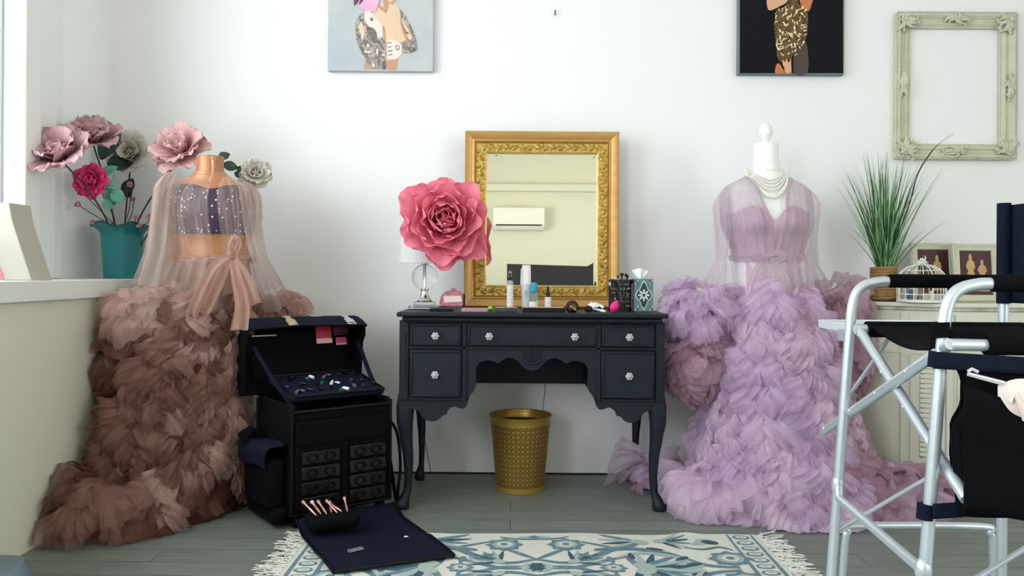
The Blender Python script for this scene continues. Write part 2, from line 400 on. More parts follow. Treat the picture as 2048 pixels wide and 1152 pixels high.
# ================================================================ GOLD MIRROR
M_gold1 = mat('gilt_moulding', '#c79c5e', .42, .5, noise_amt=.35, noise_scale=6, col2='#a87c42', bump=.08, bump_scale=40, stretch=(1, 1, 6))
M_gold2 = mat('gilt_relief', '#d9b868', .32, .6, noise_amt=.5, noise_scale=40, col2='#94742c', bump=.25, bump_scale=160)
M_mir = mat('mirror_silver', '#f2f2e8', .01, 1)
TILT = -math.radians(1.7)
mir = thing('framed_mirror', 'gold framed mirror with leaf relief leaning on the wall above the dressing table', 'mirror', (P(1082, 600, -.115).x, -.115, .776), (TILT, 0, 0))
MW = WM[mir.name]
def ml(x, y, z): return MW @ Vector((x, y, z))
H, Wd = .785, .688
def ring_profile(prof, mbx, w, h):
    """mitred frame: prof = list of (inset, depth y), outer rectangle w x h standing on z=0"""
    def fn_ring(ins): return [(-w/2+ins, ins), (w/2-ins, ins), (w/2-ins, h-ins), (-w/2+ins, h-ins)]
    n = len(prof); vs = []
    for ins, y in prof: vs += [ml(x, y, z) for x, z in fn_ring(ins)]
    mbx.add(vs, [(i*4+k, i*4+(k+1) % 4, (i+1)*4+(k+1) % 4, (i+1)*4+k) for i in range(n-1) for k in range(4)])
m = MB(); ring_profile([(0, 0), (0, -.03), (.004, -.034), (.010, -.033), (.034, -.020), (.038, -.022), (.043, -.022), (.046, -.017), (.046, -.0)], m, Wd, H)
m.build('outer_moulding', M_gold1, mir, angle=25)
m = MB(); ring_profile([(.046, -.015), (.050, -.020), (.052, -.012), (.088, -.010), (.090, -.014), (.096, -.012), (.098, -.003)], m, Wd, H); m.build('relief_band', M_gold2, mir, angle=25)
m = MB()
def leafm(mb, c, ang, ln, wd, th=.006, mat_=0):
    def fn(u, v):
        s = (u-.5)*2; w_ = wd*math.sin(PI*min(1, v*.98+.01))**.8*(1-.35*v)
        x, z = s*w_, (v-.5)*ln; y = -.012-th*(1-abs(s)**1.3)*math.sin(PI*v)**.5 + .0035*math.exp(-(s/.12)**2) - .002*math.sin(v*18)*abs(s)
        ca, sa = math.cos(ang), math.sin(ang)
        return ml(c[0]+x*ca-z*sa, y, c[1]+x*sa+z*ca)
    mb.grid(fn, 8, 8)
band = .069
def along(t):   # position round the band
    w2, h2 = Wd/2-band, H-2*band
    return t
sides = [((-Wd/2+band, band), (Wd/2-band, band), 0), ((Wd/2-band, band), (Wd/2-band, H-band), PI/2), ((Wd/2-band, H-band), (-Wd/2+band, H-band), PI), ((-Wd/2+band, H-band), (-Wd/2+band, band), -PI/2)]
for (a, b, th) in sides:
    L_ = math.hypot(b[0]-a[0], b[1]-a[1]); n = int(L_/.034); ux, uz = (b[0]-a[0])/L_, (b[1]-a[1])/L_; nx, nz = -uz, ux
    vine = []
    for i in range(n*4+1):
        t = i/(n*4)*L_; s = .008*math.sin(i/4*PI); vine.append(ml(a[0]+ux*t+nx*s, -.014, a[1]+uz*t+nz*s))
    m.tube(vine, .0022, 5)
    for i in range(n):
        t = (i+.5)/n*L_; sg = 1 if i % 2 else -1
        leafm(m, (a[0]+ux*t+nx*sg*.004, a[1]+uz*t+nz*sg*.004), th-PI/2+sg*(.75+rnd.uniform(-.2, .2)), .034, .0125)
        m.sph(ml(a[0]+ux*(t+.012)-nx*sg*.012, -.013, a[1]+uz*(t+.012)-nz*sg*.012), .0042, seg=8)
        m.sph(ml(a[0]+ux*(t-.012)-nx*sg*.013, -.013, a[1]+uz*(t-.012)-nz*sg*.013), .003, seg=6)
    nb = int(L_/.0075)
    for i in range(nb):
        t = (i+.5)/nb*(L_+.034)-.017
        m.sph(ml(a[0]+ux*t-nx*.0185, -.012, a[1]+uz*t-nz*.0185), .0026, seg=6)
m.build('leaf_relief', M_gold2, mir)
m = MB(); g = .097; m.poly([ml(-Wd/2+g, -.004, g), ml(Wd/2-g, -.004, g), ml(Wd/2-g, -.004, H-g), ml(-Wd/2+g, -.004, H-g)]); m.build('mirror_glass', M_mir, mir, smooth=False)
for x, z in ((-.205, H-g-.008), (.235, H-g-.014)): m = MB(); m.sph(ml(x, -.0045, z), .003, (1, .2, 1), 8); m.build('glass_spot', M_black, mir)
m = MB(); vs = [ml(x, y, z) for z in (.004, H-.004) for y in (-.003, -.001) for x in (-Wd/2+.004, Wd/2-.004)]
m.add(vs, [(0,2,3,1),(4,5,7,6),(0,1,5,4),(2,6,7,3),(0,4,6,2),(1,3,7,5)]); m.build('backboard', mat('brown_backboard', '#6b4a2a', .8), mir, smooth=False)

# things the mirror shows on the far side of the room
def refl(px, py, Yfar):
    """point of the far room seen at a pixel of the glass"""
    o = Vector((0, CAMY, EYE)); d = (P(px, py, 0)-o).normalized()
    R = WM[mir.name].to_3x3(); n = R @ Vector((0, -1, 0)); p0 = ml(0, -.004, 0)
    t = (p0-o).dot(n)/d.dot(n); h = o+d*t; r = d-2*d.dot(n)*n
    return h+r*((Yfar-h.y)/r.y)
a, b = refl(987, 417, YB), refl(1088, 462, YB)
x0, x1 = min(a.x, b.x), max(a.x, b.x); zb, zt = min(a.z, b.z), max(a.z, b.z)
ac = thing('air_conditioner', 'white wall-mounted air conditioner seen in the gold mirror', 'air conditioner', ((x0+x1)/2, YB, zb))
m = MB(); prof = [(0, 0), (.12, 0), (.19, .06), (.20, (zt-zb)*.95), (.17, zt-zb), (0, zt-zb)]
m.prism([Vector((x0, YB+p, zb+q)) for p, q in prof], (x1-x0, 0, 0)); m.build('casing', mat('ac_plastic', '#eeeadc', .5), ac, smooth=False, bevel=.008)
m = MB(); m.prism([Vector((x0+.04, YB+p, zb+q)) for p, q in ((.125, .012), (.188, .058), (.193, .075), (.12, .02))], (x1-x0-.08, 0, 0)); m.build('vent', mat('ac_vent', '#151510', .6), ac, smooth=False)
m = MB(); m.box(x0+.1, x1-.1, YB+.155, YB+.162, zb+.03, zb+.036); m.build('vane', M_white, ac, smooth=False)
q = [refl(1014, 528, YB+.9), refl(1174, 533, YB+.9), refl(1186, 526, YB+.9), refl(1186, 600, YB+.9), refl(1014, 600, YB+.9)]
for v in q[3:]: v.z = .35
m = MB(); m.prism(q, (0, .05, 0))
for x in (q[0].x, q[2].x): m.box(x-.03, x+.03, YB+.7, YB+1.15, 0, .35)
o = solo(m, 'backdrop_screen', mat('charcoal_felt', '#26282c', .9), 'charcoal freestanding backdrop screen reflected low in the gold mirror', 'screen', smooth=False)

# ================================================================ WALL ART
def pcanvas(name, label, x0, x1, yt, yb, th, m_edge):
    o = thing(name, label, 'canvas print', (P((x0+x1)/2, yb, -th).x, 0, P((x0+x1)/2, yb, -th).z))
    a, b = P(x0, yb, -th), P(x1, yb, -th); t = P(x0, yt, -th)
    MB().box(a.x, b.x, -th, -.002, (a.z+b.z)/2, t.z).build('stretcher_frame', m_edge, o, smooth=False, bevel=.003)
    return o
def art(o, layers, th, name='print'):
    """flat printed shapes, each a hair in front of the last"""
    m = MB(); mats = []; c = 0
    for k, (ma, outlines) in enumerate(layers):
        if ma not in mats: mats.append(ma)
        for pts, smooth_ in outlines:
            c += 1; Y = -th-.0006-.00006*c; q = [P(x, y, Y) for x, y in pts]
            if smooth_: q = spline(q+[q[0]], 5)[:-1]
            m.poly(q[::-1], mats.index(ma))
    return m.build(name, mats, o, smooth=False)
skin = mat('printed_skin', '#e6c3a4', .6, noise_amt=.3, noise_scale=18, col2='#f0dcc8'); skin2 = mat('printed_skin_shade', '#c79a78', .6)
skin3 = mat('printed_pale_hand', '#efdcd6', .6)
tatt = mat('printed_tattoo', '#77726f', .6, noise_amt=1, noise_scale=75, col2='#bfb3a8'); tatt2 = mat('printed_tattoo_dark', '#55545a', .6, noise_amt=1, noise_scale=80, col2='#8f8a8a')
pinkp = mat('printed_pink', '#f0a8cf', .6, noise_amt=.5, noise_scale=30, col2='#f7cbe0'); purp = mat('printed_plum', '#6d3f5e', .6)
m_c1 = mat('canvas_blue_grey', '#b2bac4', .7, noise_amt=.9, noise_scale=4, col2='#c8cac8')
cv = pcanvas('canvas_print', 'blue-grey canvas print of a tattooed torso holding a pink flower, high left of the mirror', 655, 866, -130, 142, .035, m_c1)
c1 = lambda x, y: (600+x/6.4, y/6.4)
L1 = lambda *p: ([c1(*q) for q in p], True)
art(cv, [
 (skin2, [([c1(*q) for q in ((835,720),(1275,700),(1250,780),(1240,886),(812,886),(835,800))], False)]),
 (skin, [L1((1050,-300),(1150,-300),(1210,30),(1240,80),(1330,190),(1400,420),(1340,540),(1290,700),(1130,780),(900,600),(850,300),(900,120),(1040,60))]),
 (skin2, [L1((1060,-20),(1140,20),(1130,110),(1095,180),(1070,70)), L1((1130,770),(1240,760),(1230,888),(1120,888)), L1((1210,520),(1290,540),(1380,520),(1330,560),(1220,560)), L1((1150,30),(1220,-10),(1215,40),(1170,60))]),
 (tatt, [L1((815,165),(760,200),(712,300),(708,430),(735,560),(790,680),(850,790),(900,850),(960,700),(960,470),(870,330),(820,260)),
         L1((1060,450),(975,480),(955,640),(900,850),(1000,888),(1095,880),(1110,700),(1110,560)),
         L1((1270,110),(1340,190),(1440,370),(1490,520),(1505,620),(1480,660),(1390,600),(1380,500),(1330,400),(1290,220)),
         L1((1500,600),(1470,655),(1390,682),(1310,680),(1190,655),(1200,590),(1290,545),(1400,500),(1480,520))]),
 (skin, [L1((1310,240),(1400,400),(1440,490),(1390,500),(1340,380)), L1((745,330),(790,300),(830,380),(815,470),(770,420))]),
 (tatt2, [L1((850,330),(960,380),(985,470),(960,560),(900,480),(860,400)), L1((760,560),(830,640),(870,700),(860,760),(800,680)), L1((1390,640),(1480,600),(1490,640),(1410,680)), L1((1040,800),(1095,780),(1100,880),(1050,885)), L1((1330,340),(1360,400),(1395,420),(1380,440),(1340,400))]),
 (skin3, [L1((830,140),(900,120),(950,130),(940,200),(1040,300),(1060,450),(1000,480),(960,370),(880,330),(830,250)), L1((1110,530),(1170,510),(1290,560),(1300,680),(1240,750),(1130,750),(1110,640))]),
 (tatt2, [L1((1120,545),(1165,540),(1165,550),(1120,556)), L1((1120,600),(1168,594),(1168,605),(1120,612)), L1((1125,650),(1178,642),(1178,654),(1125,662)), L1((1130,700),(1180,690),(1180,702),(1130,712)), L1((1220,590),(1250,575),(1275,600),(1262,640),(1232,640)), L1((905,150),(945,140),(945,150),(905,162)), L1((895,230),(925,225),(935,262),(905,262))]),
 (skin2, [L1((1055,330),(1085,360),(1095,520),(1110,640),(1100,640),(1080,500),(1062,430)), L1((1280,200),(1300,300),(1345,420),(1372,500),(1360,520),(1320,420),(1285,300)), L1((1000,60),(1060,90),(1090,150),(1060,140),(1010,100))]),
 (tatt2, [L1((760,250),(800,240),(805,262),(765,275)), L1((730,420),(765,470),(760,500),(728,450)), L1((800,500),(850,520),(880,590),(850,600),(810,550)), L1((985,520),(1040,540),(1060,620),(1040,620),(1020,560),(985,545)), L1((970,640),(1030,650),(1060,700),(1000,690)), L1((980,730),(1010,720),(1030,790),(1000,800)), L1((1400,300),(1440,400),(1420,400),(1395,330)), L1((1310,600),(1360,590),(1400,620),(1350,640))]),
 (skin3, [L1((770,290),(790,285),(800,330),(785,345)), L1((790,400),(815,450),(800,520),(785,470)), L1((850,560),(880,570),(885,600),(860,600)), L1((820,640),(880,660),(930,650),(890,680),(830,670)), L1((980,620),(1000,640),(990,700),(975,680)), L1((1040,690),(1090,700),(1080,715),(1045,712)), L1((930,800),(960,830),(950,860),(925,840))]),
 (skin3, [L1((1230,600),(1250,588),(1264,605),(1254,628),(1238,628))]),
 (pinkp, [L1((740,70),(790,-60),(850,-220),(1000,-260),(1060,-60),(1010,20),(985,100),(950,170),(920,130),(850,140))]),
 (purp, [L1((690,0),(720,-70),(750,0),(700,70),(690,40)), L1((780,-20),(830,-60),(800,20),(750,60))]),
], .035)
m_c2 = mat('canvas_black', '#0b0d13', .7, noise_amt=.6, noise_scale=60, col2='#10131a', spec=.2); m_c2e = mat('canvas_edge_grey', '#6d7c80', .6)
cv = pcanvas('canvas_print', 'black canvas print of a figure in a gold sequined dress, high right of the mirror', 1476, 1688, -130, 149, .035, m_c2e)
c2 = lambda x, y: (1440+x/6.777, y/6.777)
L2 = lambda *p: ([c2(*q) for q in p], True); L2s = lambda *p: ([c2(*q) for q in p], False)
gskin = mat('printed_warm_skin', '#dba886', .6); gskin2 = mat('printed_orange_skin', '#c8784e', .6); gdress = mat('printed_gold_net', '#3a2a14', .5, noise_amt=1, noise_scale=60, col2='#7a5a2a')
gleam = mat('printed_gold_gleam', '#f3e2b8', .5); gshade = mat('printed_shadow_leg', '#4a3c36', .6)
spots = []
r2 = random.Random(3)
for i in range(110):
    x, y = r2.uniform(750, 1160), r2.uniform(90, 760)
    lim = 1180-max(0, y-500)*.55; lo_ = 745+max(0, y-500)*.2
    if not lo_ < x < lim: continue
    a = r2.choice([1.1, .7, 1.4, -.9, -.5, 2.0]); l, w_ = r2.uniform(14, 42), r2.uniform(6, 13); ca, sa = math.cos(a), math.sin(a)
    pts = [(x+u_*ca-v_*sa, y+u_*sa+v_*ca) for u_, v_ in ((-l, 0), (-l*.3, -w_*r2.uniform(.6, 1.3)), (l*.4, -w_*.5), (l, w_*r2.uniform(-.5, .5)), (l*.3, w_), (-l*.4, w_*r2.uniform(.2, .9)))]
    spots.append(L2s(*pts))
art(cv, [
 (m_c2, [L2s((272,-860),(1668,-860),(1668,992),(268,992))]),
 (gshade, [L2((1010,600),(1150,560),(1190,700),(1185,980),(1000,985))]),
 (gdress, [L2((760,140),(900,60),(1000,-120),(1080,60),(1180,160),(1190,330),(1150,560),(1010,700),(960,800),(800,830),(760,600),(735,350))]),
 (gskin, [L2((630,-20),(690,-260),(900,-240),(920,0),(800,90),(680,140),(640,90))]),
 (gskin2, [L2((1070,-20),(1120,-260),(1260,-60),(1240,60),(1200,150),(1120,110)), L2((760,880),(800,860),(860,950),(870,990),(750,990)), L2((870,880),(950,860),(970,990),(875,990))]),
 (gleam, spots),
 (gskin, [L2((845,800),(880,840),(905,800),(930,850),(960,800),(965,870),(960,980),(890,985),(875,920),(850,880))]),
], .035)

# ================================================================ EMPTY ORNATE FRAME
M_cream = mat('distressed_cream', '#cfd0ba', .6, noise_amt=.6, noise_scale=14, col2='#b9b89e', bump=.3, bump_scale=40)
fx0, fx1 = P(1794, 100, -.03).x, P(2034, 100, -.03).x; fz1, fz0 = P(1915, 25, -.03).z, P(1915, 317, -.03).z
of = thing('picture_frame', 'large empty cream ornate picture frame hung high on the right of the wall', 'picture frame', ((fx0+fx1)/2, 0, fz0))
fw, fh = fx1-fx0, fz1-fz0
def ring2(prof, m_, X0, X1, Z0, Z1, base=0, thk=0):
    n = len(prof); vs = []
    for ins, y in prof: vs += [Vector((X0+ins, base+y, Z0+ins)), Vector((X1-ins, base+y, Z0+ins)), Vector((X1-ins, base+y, Z1-ins)), Vector((X0+ins, base+y, Z1-ins))]
    m_.add(vs, [(i*4+k, i*4+(k+1) % 4, (i+1)*4+(k+1) % 4, (i+1)*4+k) for i in range(n-1) for k in range(4)])
m = MB(); ring2([(0, -.002), (0, -.026), (.006, -.034), (.014, -.034), (.030, -.020), (.040, -.018), (.044, -.024), (.050, -.024), (.062, -.014), (.068, -.016), (.070, -.003)], m, fx0, fx1, fz0, fz1)
m.build('moulding', M_cream, of, angle=25)
m = MB()
nb = 60
for i in range(nb):
    for z in (fz0, fz1): m.sph((fx0+fw*(i+.5)/nb, -.030, z+(-.001 if z == fz0 else .001)), .0045, seg=6)
for i in range(70):
    for x in (fx0, fx1): m.sph((x, -.030, fz0+fh*(i+.5)/70), .0045, seg=6)
m.build('bead_edge', M_cream, of)
def acanthus(mb, c, size, n, seed, spread=2*PI, a0=0, sx=1, sz=1, Y=-.034):
    r = random.Random(seed)
    for i in range(n):
        a = a0+spread*i/n+r.uniform(-.2, .2); L_ = size*r.uniform(.7, 1.15); curl = r.choice((-1, 1))*r.uniform(.8, 1.8)
        pts = []; p = Vector((c[0], Y, c[1])); 
        for k in range(9):
            t = k/8; aa = a+curl*t*t; p = p+Vector((math.cos(aa)*sx, 0, math.sin(aa)*sz))*L_/9; pts.append(p+Vector((0, -.006*math.sin(t*PI), 0)))
        mb.tube(pts, [size*.17*math.sin(PI*(.2+.75*k/8)) for k in range(9)], 6, flat=.8)
        mb.sph(pts[-1], size*.12, seg=8)
    for i in range(5):
        a = i*2*PI/5; mb.sph((c[0]+size*.22*math.cos(a), Y-.006, c[1]+size*.22*math.sin(a)), size*.16, (1, .8, 1), 8)
    mb.sph((c[0], Y-.012, c[1]), size*.15, seg=8)
k_ = 0
for cx_, cz_, aa in ((fx0+.035, fz0+.035, 0), (fx1-.035, fz0+.035, PI/2), (fx1-.035, fz1-.035, PI), (fx0+.035, fz1-.035, -PI/2)):
    m = MB(); acanthus(m, (cx_, cz_), .060, 11, 20+k_, a0=aa-.6, spread=PI/2+1.2)
    acanthus(m, (cx_, cz_), .030, 7, 30+k_); m.build('corner_ornament', M_cream, of); k_ += 1
for cx_, cz_, hor in (((fx0+fx1)/2, fz0+.03, 1), ((fx0+fx1)/2, fz1-.03, 1), (fx0+.03, (fz0+fz1)/2, 0), (fx1-.03, (fz0+fz1)/2, 0)):
    m = MB(); acanthus(m, (cx_, cz_), .048, 10, 50+k_, sx=1.5 if hor else .55, sz=.55 if hor else 1.5); m.build('side_ornament', M_cream, of); k_ += 1
# ================================================================ FLOWERS (generic petals)
def petal(mb, c, R, tilt0, tilt1, L_, W_, az, cup=.3, ruff=.1, k=7, r0=.0, nu=12, nv=10, m=0, sd=0, notch=0, base=.30):
    """petal of a flower with axis R*z: starts at radius r0, leans from tilt0 to tilt1 (from the axis)"""
    ph = rnd.uniform(0, 6); rw = rnd.uniform(.85, 1.15)
    er, et = Vector((math.cos(az), math.sin(az), 0)), Vector((-math.sin(az), math.cos(az), 0))
    path = [(r0, 0)]
    for j in range(nv):
        t = tilt0+(tilt1-tilt0)*(j/(nv-1))**1.3; path.append((path[-1][0]+math.sin(t)*L_/nv, path[-1][1]+math.cos(t)*L_/nv))
    def fn(u, v):
        s = (u-.5)*2; j = v*nv; i = min(int(j), nv-1); q = j-i
        r = path[i][0]*(1-q)+path[i+1][0]*q; z = path[i][1]*(1-q)+path[i+1][1]*q
        w_ = W_*(base+(1-base)*math.sin(PI*min(1, .06+.80*v))**.8)
        t = tilt0+(tilt1-tilt0)*v
        end = 1-abs(s)**2.6*v**3*.35-(notch*math.exp(-(s/.2)**2)*v**4)
        r *= 1 if v < .5 else (1-(1-end)*(v-.5)*1.2); z = z*(1 if v < .5 else (1-(1-end)*(v-.5)*1.2))
        bend = cup*s*s*w_
        rr = r-bend*math.cos(t); zz = z+bend*math.sin(t)
        wv = ruff*L_*v**2.5*(math.sin(k*s*rw+ph)+.5*math.sin(2.3*k*s+ph*2))*(.25+abs(s)*.75)
        nr, nz = math.cos(t), -math.sin(t)
        wv2 = .4*ruff*L_*noise.noise(Vector((s*2.5+ph*7, v*3, ph)))
        rr += (wv+wv2)*nr; zz += (wv+wv2)*nz
        return c+R @ (er*rr+et*(s*w_)+Vector((0, 0, zz)))
    mb.grid(fn, nu, nv, m=m)
def petal_mat(name, c1_, c2_, transl=.25, scale=10, bump=.3):
    m, nt, b = newmat(name); L = nt.links; out = nt.nodes['Material Output']
    uv = N(nt, 'ShaderNodeUVMap'); sp = N(nt, 'ShaderNodeSeparateXYZ'); L.new(uv.outputs[0], sp.inputs[0])
    mp = N(nt, 'ShaderNodeMapping'); mp.inputs['Scale'].default_value = (14, 1.5, 1); L.new(uv.outputs[0], mp.inputs[0])
    n = N(nt, 'ShaderNodeTexNoise', i_Scale=1.0, i_Detail=4.0); L.new(mp.outputs[0], n.inputs['Vector'])
    tc = N(nt, 'ShaderNodeTexCoord'); n2 = N(nt, 'ShaderNodeTexNoise', i_Scale=float(scale), i_Detail=2.0); L.new(tc.outputs['Object'], n2.inputs['Vector'])
    a = N(nt, 'ShaderNodeMath', operation='ADD'); L.new(sp.outputs[1], a.inputs[0]); L.new(n2.outputs[0], a.inputs[1])
    r = N(nt, 'ShaderNodeMapRange', i_1=.6, i_2=1.4, i_3=0.0, i_4=1.0); L.new(a.outputs[0], r.inputs[0])
    mx = N(nt, 'ShaderNodeMix', data_type='RGBA'); L.new(r.outputs[0], mx.inputs[0]); mx.inputs[6].default_value = lin(c1_); mx.inputs[7].default_value = lin(c2_)
    L.new(mx.outputs[2], b.inputs['Base Color']); b.inputs['Roughness'].default_value = .7; b.inputs['Specular IOR Level'].default_value = .2
    bp = N(nt, 'ShaderNodeBump', i_Strength=bump, i_Distance=.006); L.new(n.outputs[0], bp.inputs['Height']); L.new(bp.outputs[0], b.inputs['Normal'])
    t = N(nt, 'ShaderNodeBsdfTranslucent'); L.new(mx.outputs[2], t.inputs[0])
    ms = N(nt, 'ShaderNodeMixShader', i_0=transl); L.new(b.outputs[0], ms.inputs[1]); L.new(t.outputs[0], ms.inputs[2]); L.new(ms.outputs[0], out.inputs[0])
    return m

# ================================================================ LAMP + GIANT PAPER ROSE
M_acr = mat('clear_acrylic', '#f4fbfa', .03, trans=.95, ior=1.35)
LY = -.34; lc = P(849, 600, LY); LX = lc.x; T = .775
pz = lambda y, Y=LY, x=849: P(x, y, Y).z
lamp = thing('table_lamp', 'crystal ball table lamp with white drum shade at the left end of the dressing table', 'lamp', (LX, LY, T+.001))
MB().box(LX-.060, LX+.060, LY-.06, LY+.06, T+.001, T+.016).build('acrylic_base', M_acr, lamp, bevel=.002)
MB().box(LX-.043, LX+.043, LY-.043, LY+.043, T+.016, T+.031).build('acrylic_base', M_acr, lamp, bevel=.002)
zc1 = pz(578); zb_ = pz(554); 
m = MB(); z0_ = T+.031; hh = zc1-z0_
m.lathe([(.001, z0_), (.032, z0_), (.033, z0_+.004), (.024, z0_+.012), (.017, z0_+hh*.55), (.0135, z0_+hh*.85), (.018, z0_+hh*.9), (.018, z0_+hh), (.001, z0_+hh)], (LX, LY, 0), 32)
m.build('chrome_foot', M_chrome, lamp)
rb = zb_-zc1
m = MB(); m.sph((LX, LY, zb_), rb+.004, seg=40); m.build('crystal_ball', mat('crystal_ball', '#f6fbfb', .01, trans=.97, ior=1.18), lamp)
m = MB(); zt_ = zb_+rb; m.cyl((LX, LY, zt_), (LX, LY, zt_+.045), .011, seg=20); m.cyl((LX, LY, zt_+.004), (LX, LY, zt_+.010), .015, seg=20); m.cyl((LX, LY, zc1), (LX, LY, zt_), .0055, seg=12)
m.build('chrome_neck', M_chrome, lamp)
zs = pz(526)
def shade_mat():
    m, nt, b = newmat('white_shade_fabric'); b.inputs['Base Color'].default_value = lin('#eef0ee'); b.inputs['Roughness'].default_value = .8
    t = N(nt, 'ShaderNodeBsdfTranslucent'); t.inputs[0].default_value = lin('#eef0ee'); x = N(nt, 'ShaderNodeMixShader', i_0=.3)
    nt.links.new(b.outputs[0], x.inputs[1]); nt.links.new(t.outputs[0], x.inputs[2]); nt.links.new(x.outputs[0], nt.nodes['Material Output'].inputs[0]); return m
m = MB(); m.lathe([(.108, zs), (.098, zs+.16)], (LX, LY, 0), 48)
for a in range(3): q = a*2*PI/3; m.tube([(LX, LY, zt_+.04), (LX+.106*math.cos(q), LY+.106*math.sin(q), zs+.02)], .0015, 6)
m.build('lamp_shade', shade_mat(), lamp)
# rose, about 37 cm across, facing the camera
M_rose = petal_mat('coral_pink_paper', '#c62a50', '#f98fa6', .22, 7, .35)  # dyed paper; petal bases darkened to stand in for inner shade
rc = P(890, 440, -.50); rose = None
axis = Vector((.10, -1, .12)); R_ = frame3(axis)
m = MB(); S_ = .195
def rp(n, r0, t0, t1, L_, W_, cup, ruff, back, off=0, jit=.15):
    for i in range(n):
        az = off+2*PI*i/n+rnd.uniform(-jit, jit); l = L_*rnd.uniform(.9, 1.12)
        petal(m, rc+R_ @ Vector((0, 0, back)), R_, t0+rnd.uniform(-.08, .08), t1+rnd.uniform(-.12, .12), l*S_, W_*S_*rnd.uniform(.85, 1.1), az, cup, ruff, rnd.uniform(3, 6), r0*S_, 16, 12)
rp(3, .02, .1, -.5, .30, .16, .9, .05, .00)
rp(4, .05, .15, -.35, .36, .22, .8, .05, -.005, .5)
rp(5, .10, .3, .05, .42, .28, .7, .06, -.012, .2)
rp(6, .14, .5, .25, .50, .32, .6, .07, -.022, .8)
rp(6, .18, .7, .5, .56, .36, .5, .08, -.032, .3)
rp(7, .20, .95, .85, .66, .38, .4, .09, -.045, .6)
rp(7, .22, 1.15, 1.2, .74, .42, .25, .09, -.055, .1)
rp(6, .22, 1.3, 1.5, .80, .42, .15, .10, -.065, .4)
# long outermost petals: upper left tip, right, lower right
for az_px, L_, W_ in (((812, 368), .98, .20), ((975, 470), .80, .34), ((905, 540), .82, .36), ((935, 352), .80, .42), ((900, 352), .72, .40), ((818, 470), .55, .42), ((845, 510), .62, .3)):
    d = R_.inverted() @ (P(*az_px, -.50)-rc); az = math.atan2(d.y, d.x)
    petal(m, rc+R_ @ Vector((0, 0, -.06)), R_, 1.35, 1.5, L_*S_*.95, W_*S_, az, .12, .08, 4, .12*S_, 16, 12)
o = solo(m, 'paper_rose', M_rose, 'giant coral pink paper rose in front of the lamp shade', 'flower', sub=1)

# ================================================================ DESK TOP ITEMS
D = .7755
M_label = mat('white_label', '#eef0ee', .5); M_txt = mat('grey_print', '#8a9090', .6)
def at(px, Y): return P(px, 612, Y).x
def zat(py, Y, px=1060): return P(px, py, Y).z
def textlines(mb, x, w_, z0, z1, y, n, r=None, m=0, seed=1):
    q = random.Random(seed)
    for i in range(n):
        z = z1-(z1-z0)*i/max(1, n-1); ww = w_*q.uniform(.5, 1)
        mb.box(x-ww/2, x+ww/2, y-.0006, y, z-.0006, z+.0006, m)
# spray bottle
Y = -.36; x = at(1020, Y); t = thing('spray_bottle', 'clear spray bottle with white label and black pump collar in front of the mirror', 'bottle', (x, Y, D))
zt = zat(560, Y); r = .0125
m = MB(); m.lathe([(.001, D), (r, D), (r+.0005, D+.003), (r+.0005, zt-.010), (r*.8, zt-.003), (.006, zt)], (x, Y, 0), 24); m.build('bottle_body', mat('frosted_bottle', '#e4eeee', .12, trans=.6), t)
m = MB(); m.lathe([(r+.001, D+.012), (r+.001, zt-.022)], (x, Y, 0), 24); textlines(m, x, .014, D+.03, zt-.04, Y-r-.001, 7, m=1); m.build('paper_label', [M_label, M_txt], t)
m = MB(); m.lathe([(.001, zt-.002), (.0085, zt-.002), (.0085, zt+.012), (.005, zt+.013), (.001, zt+.013)], (x, Y, 0), 20); m.cyl((x, Y, zt+.012), (x, Y, zt+.027), .0035); m.box(x-.004, x+.004, Y-.012, Y+.004, zt+.018, zt+.024); m.build('pump', M_black, t)
m = MB(); m.lathe([(.0068, zt+.010), (.0068, zt+.034), (.004, zt+.038), (.001, zt+.038)], (x, Y, 0), 20); m.build('clear_cap', M_acr, t)
# tall white bottle
Y = -.31; x = at(1052, Y); t = thing('cosmetic_bottle', 'tall opaque white bottle, highest of the bottles before the mirror', 'bottle', (x, Y, D)); zt = zat(530, Y); zm = zat(572, Y)
m = MB(); m.lathe([(.001, D), (.017, D), (.0185, D+.004), (.0205, zm), (.001, zm)], (x, Y, 0), 28); textlines(m, x, .022, D+.05, zm-.02, Y-.0205, 6, m=1, seed=4); m.build('bottle_body', [mat('white_plastic', '#f2f4f2', .35), M_txt], t)
m = MB(); m.lathe([(.0208, zm+.001), (.0185, zt-.004), (.016, zt), (.001, zt)], (x, Y, 0), 28); m.build('cap', mat('white_cap', '#f5f6f5', .3), t)
# blue cap bottle
Y = -.36; x = at(1067, Y); t = thing('lotion_bottle', 'clear bottle with a bright blue cap beside the tall white bottle', 'bottle', (x, Y, D)); zt = zat(582, Y, 1067); zc_ = zat(565, Y, 1067)
m = MB(); m.lathe([(.001, D), (.0185, D), (.019, D+.004), (.0185, zt-.012), (.009, zt-.001), (.008, zt)], (x, Y, 0), 28); m.build('bottle_body', mat('blue_clear_bottle', '#cfe6ee', .05, trans=.8), t)
m = MB(); m.lathe([(.0185+.0006, D+.008), (.019+.0004, D+.034)], (x, Y, 0), 28); m.build('paper_label', M_label, t)
m = MB(); m.lathe([(.001, zt-.004), (.0145, zt-.004), (.0155, zt), (.0155, zc_-.006), (.010, zc_-.001), (.001, zc_)], (x, Y, 0), 24); m.build('cap', mat('bright_blue_cap', '#3aa7d0', .3), t)
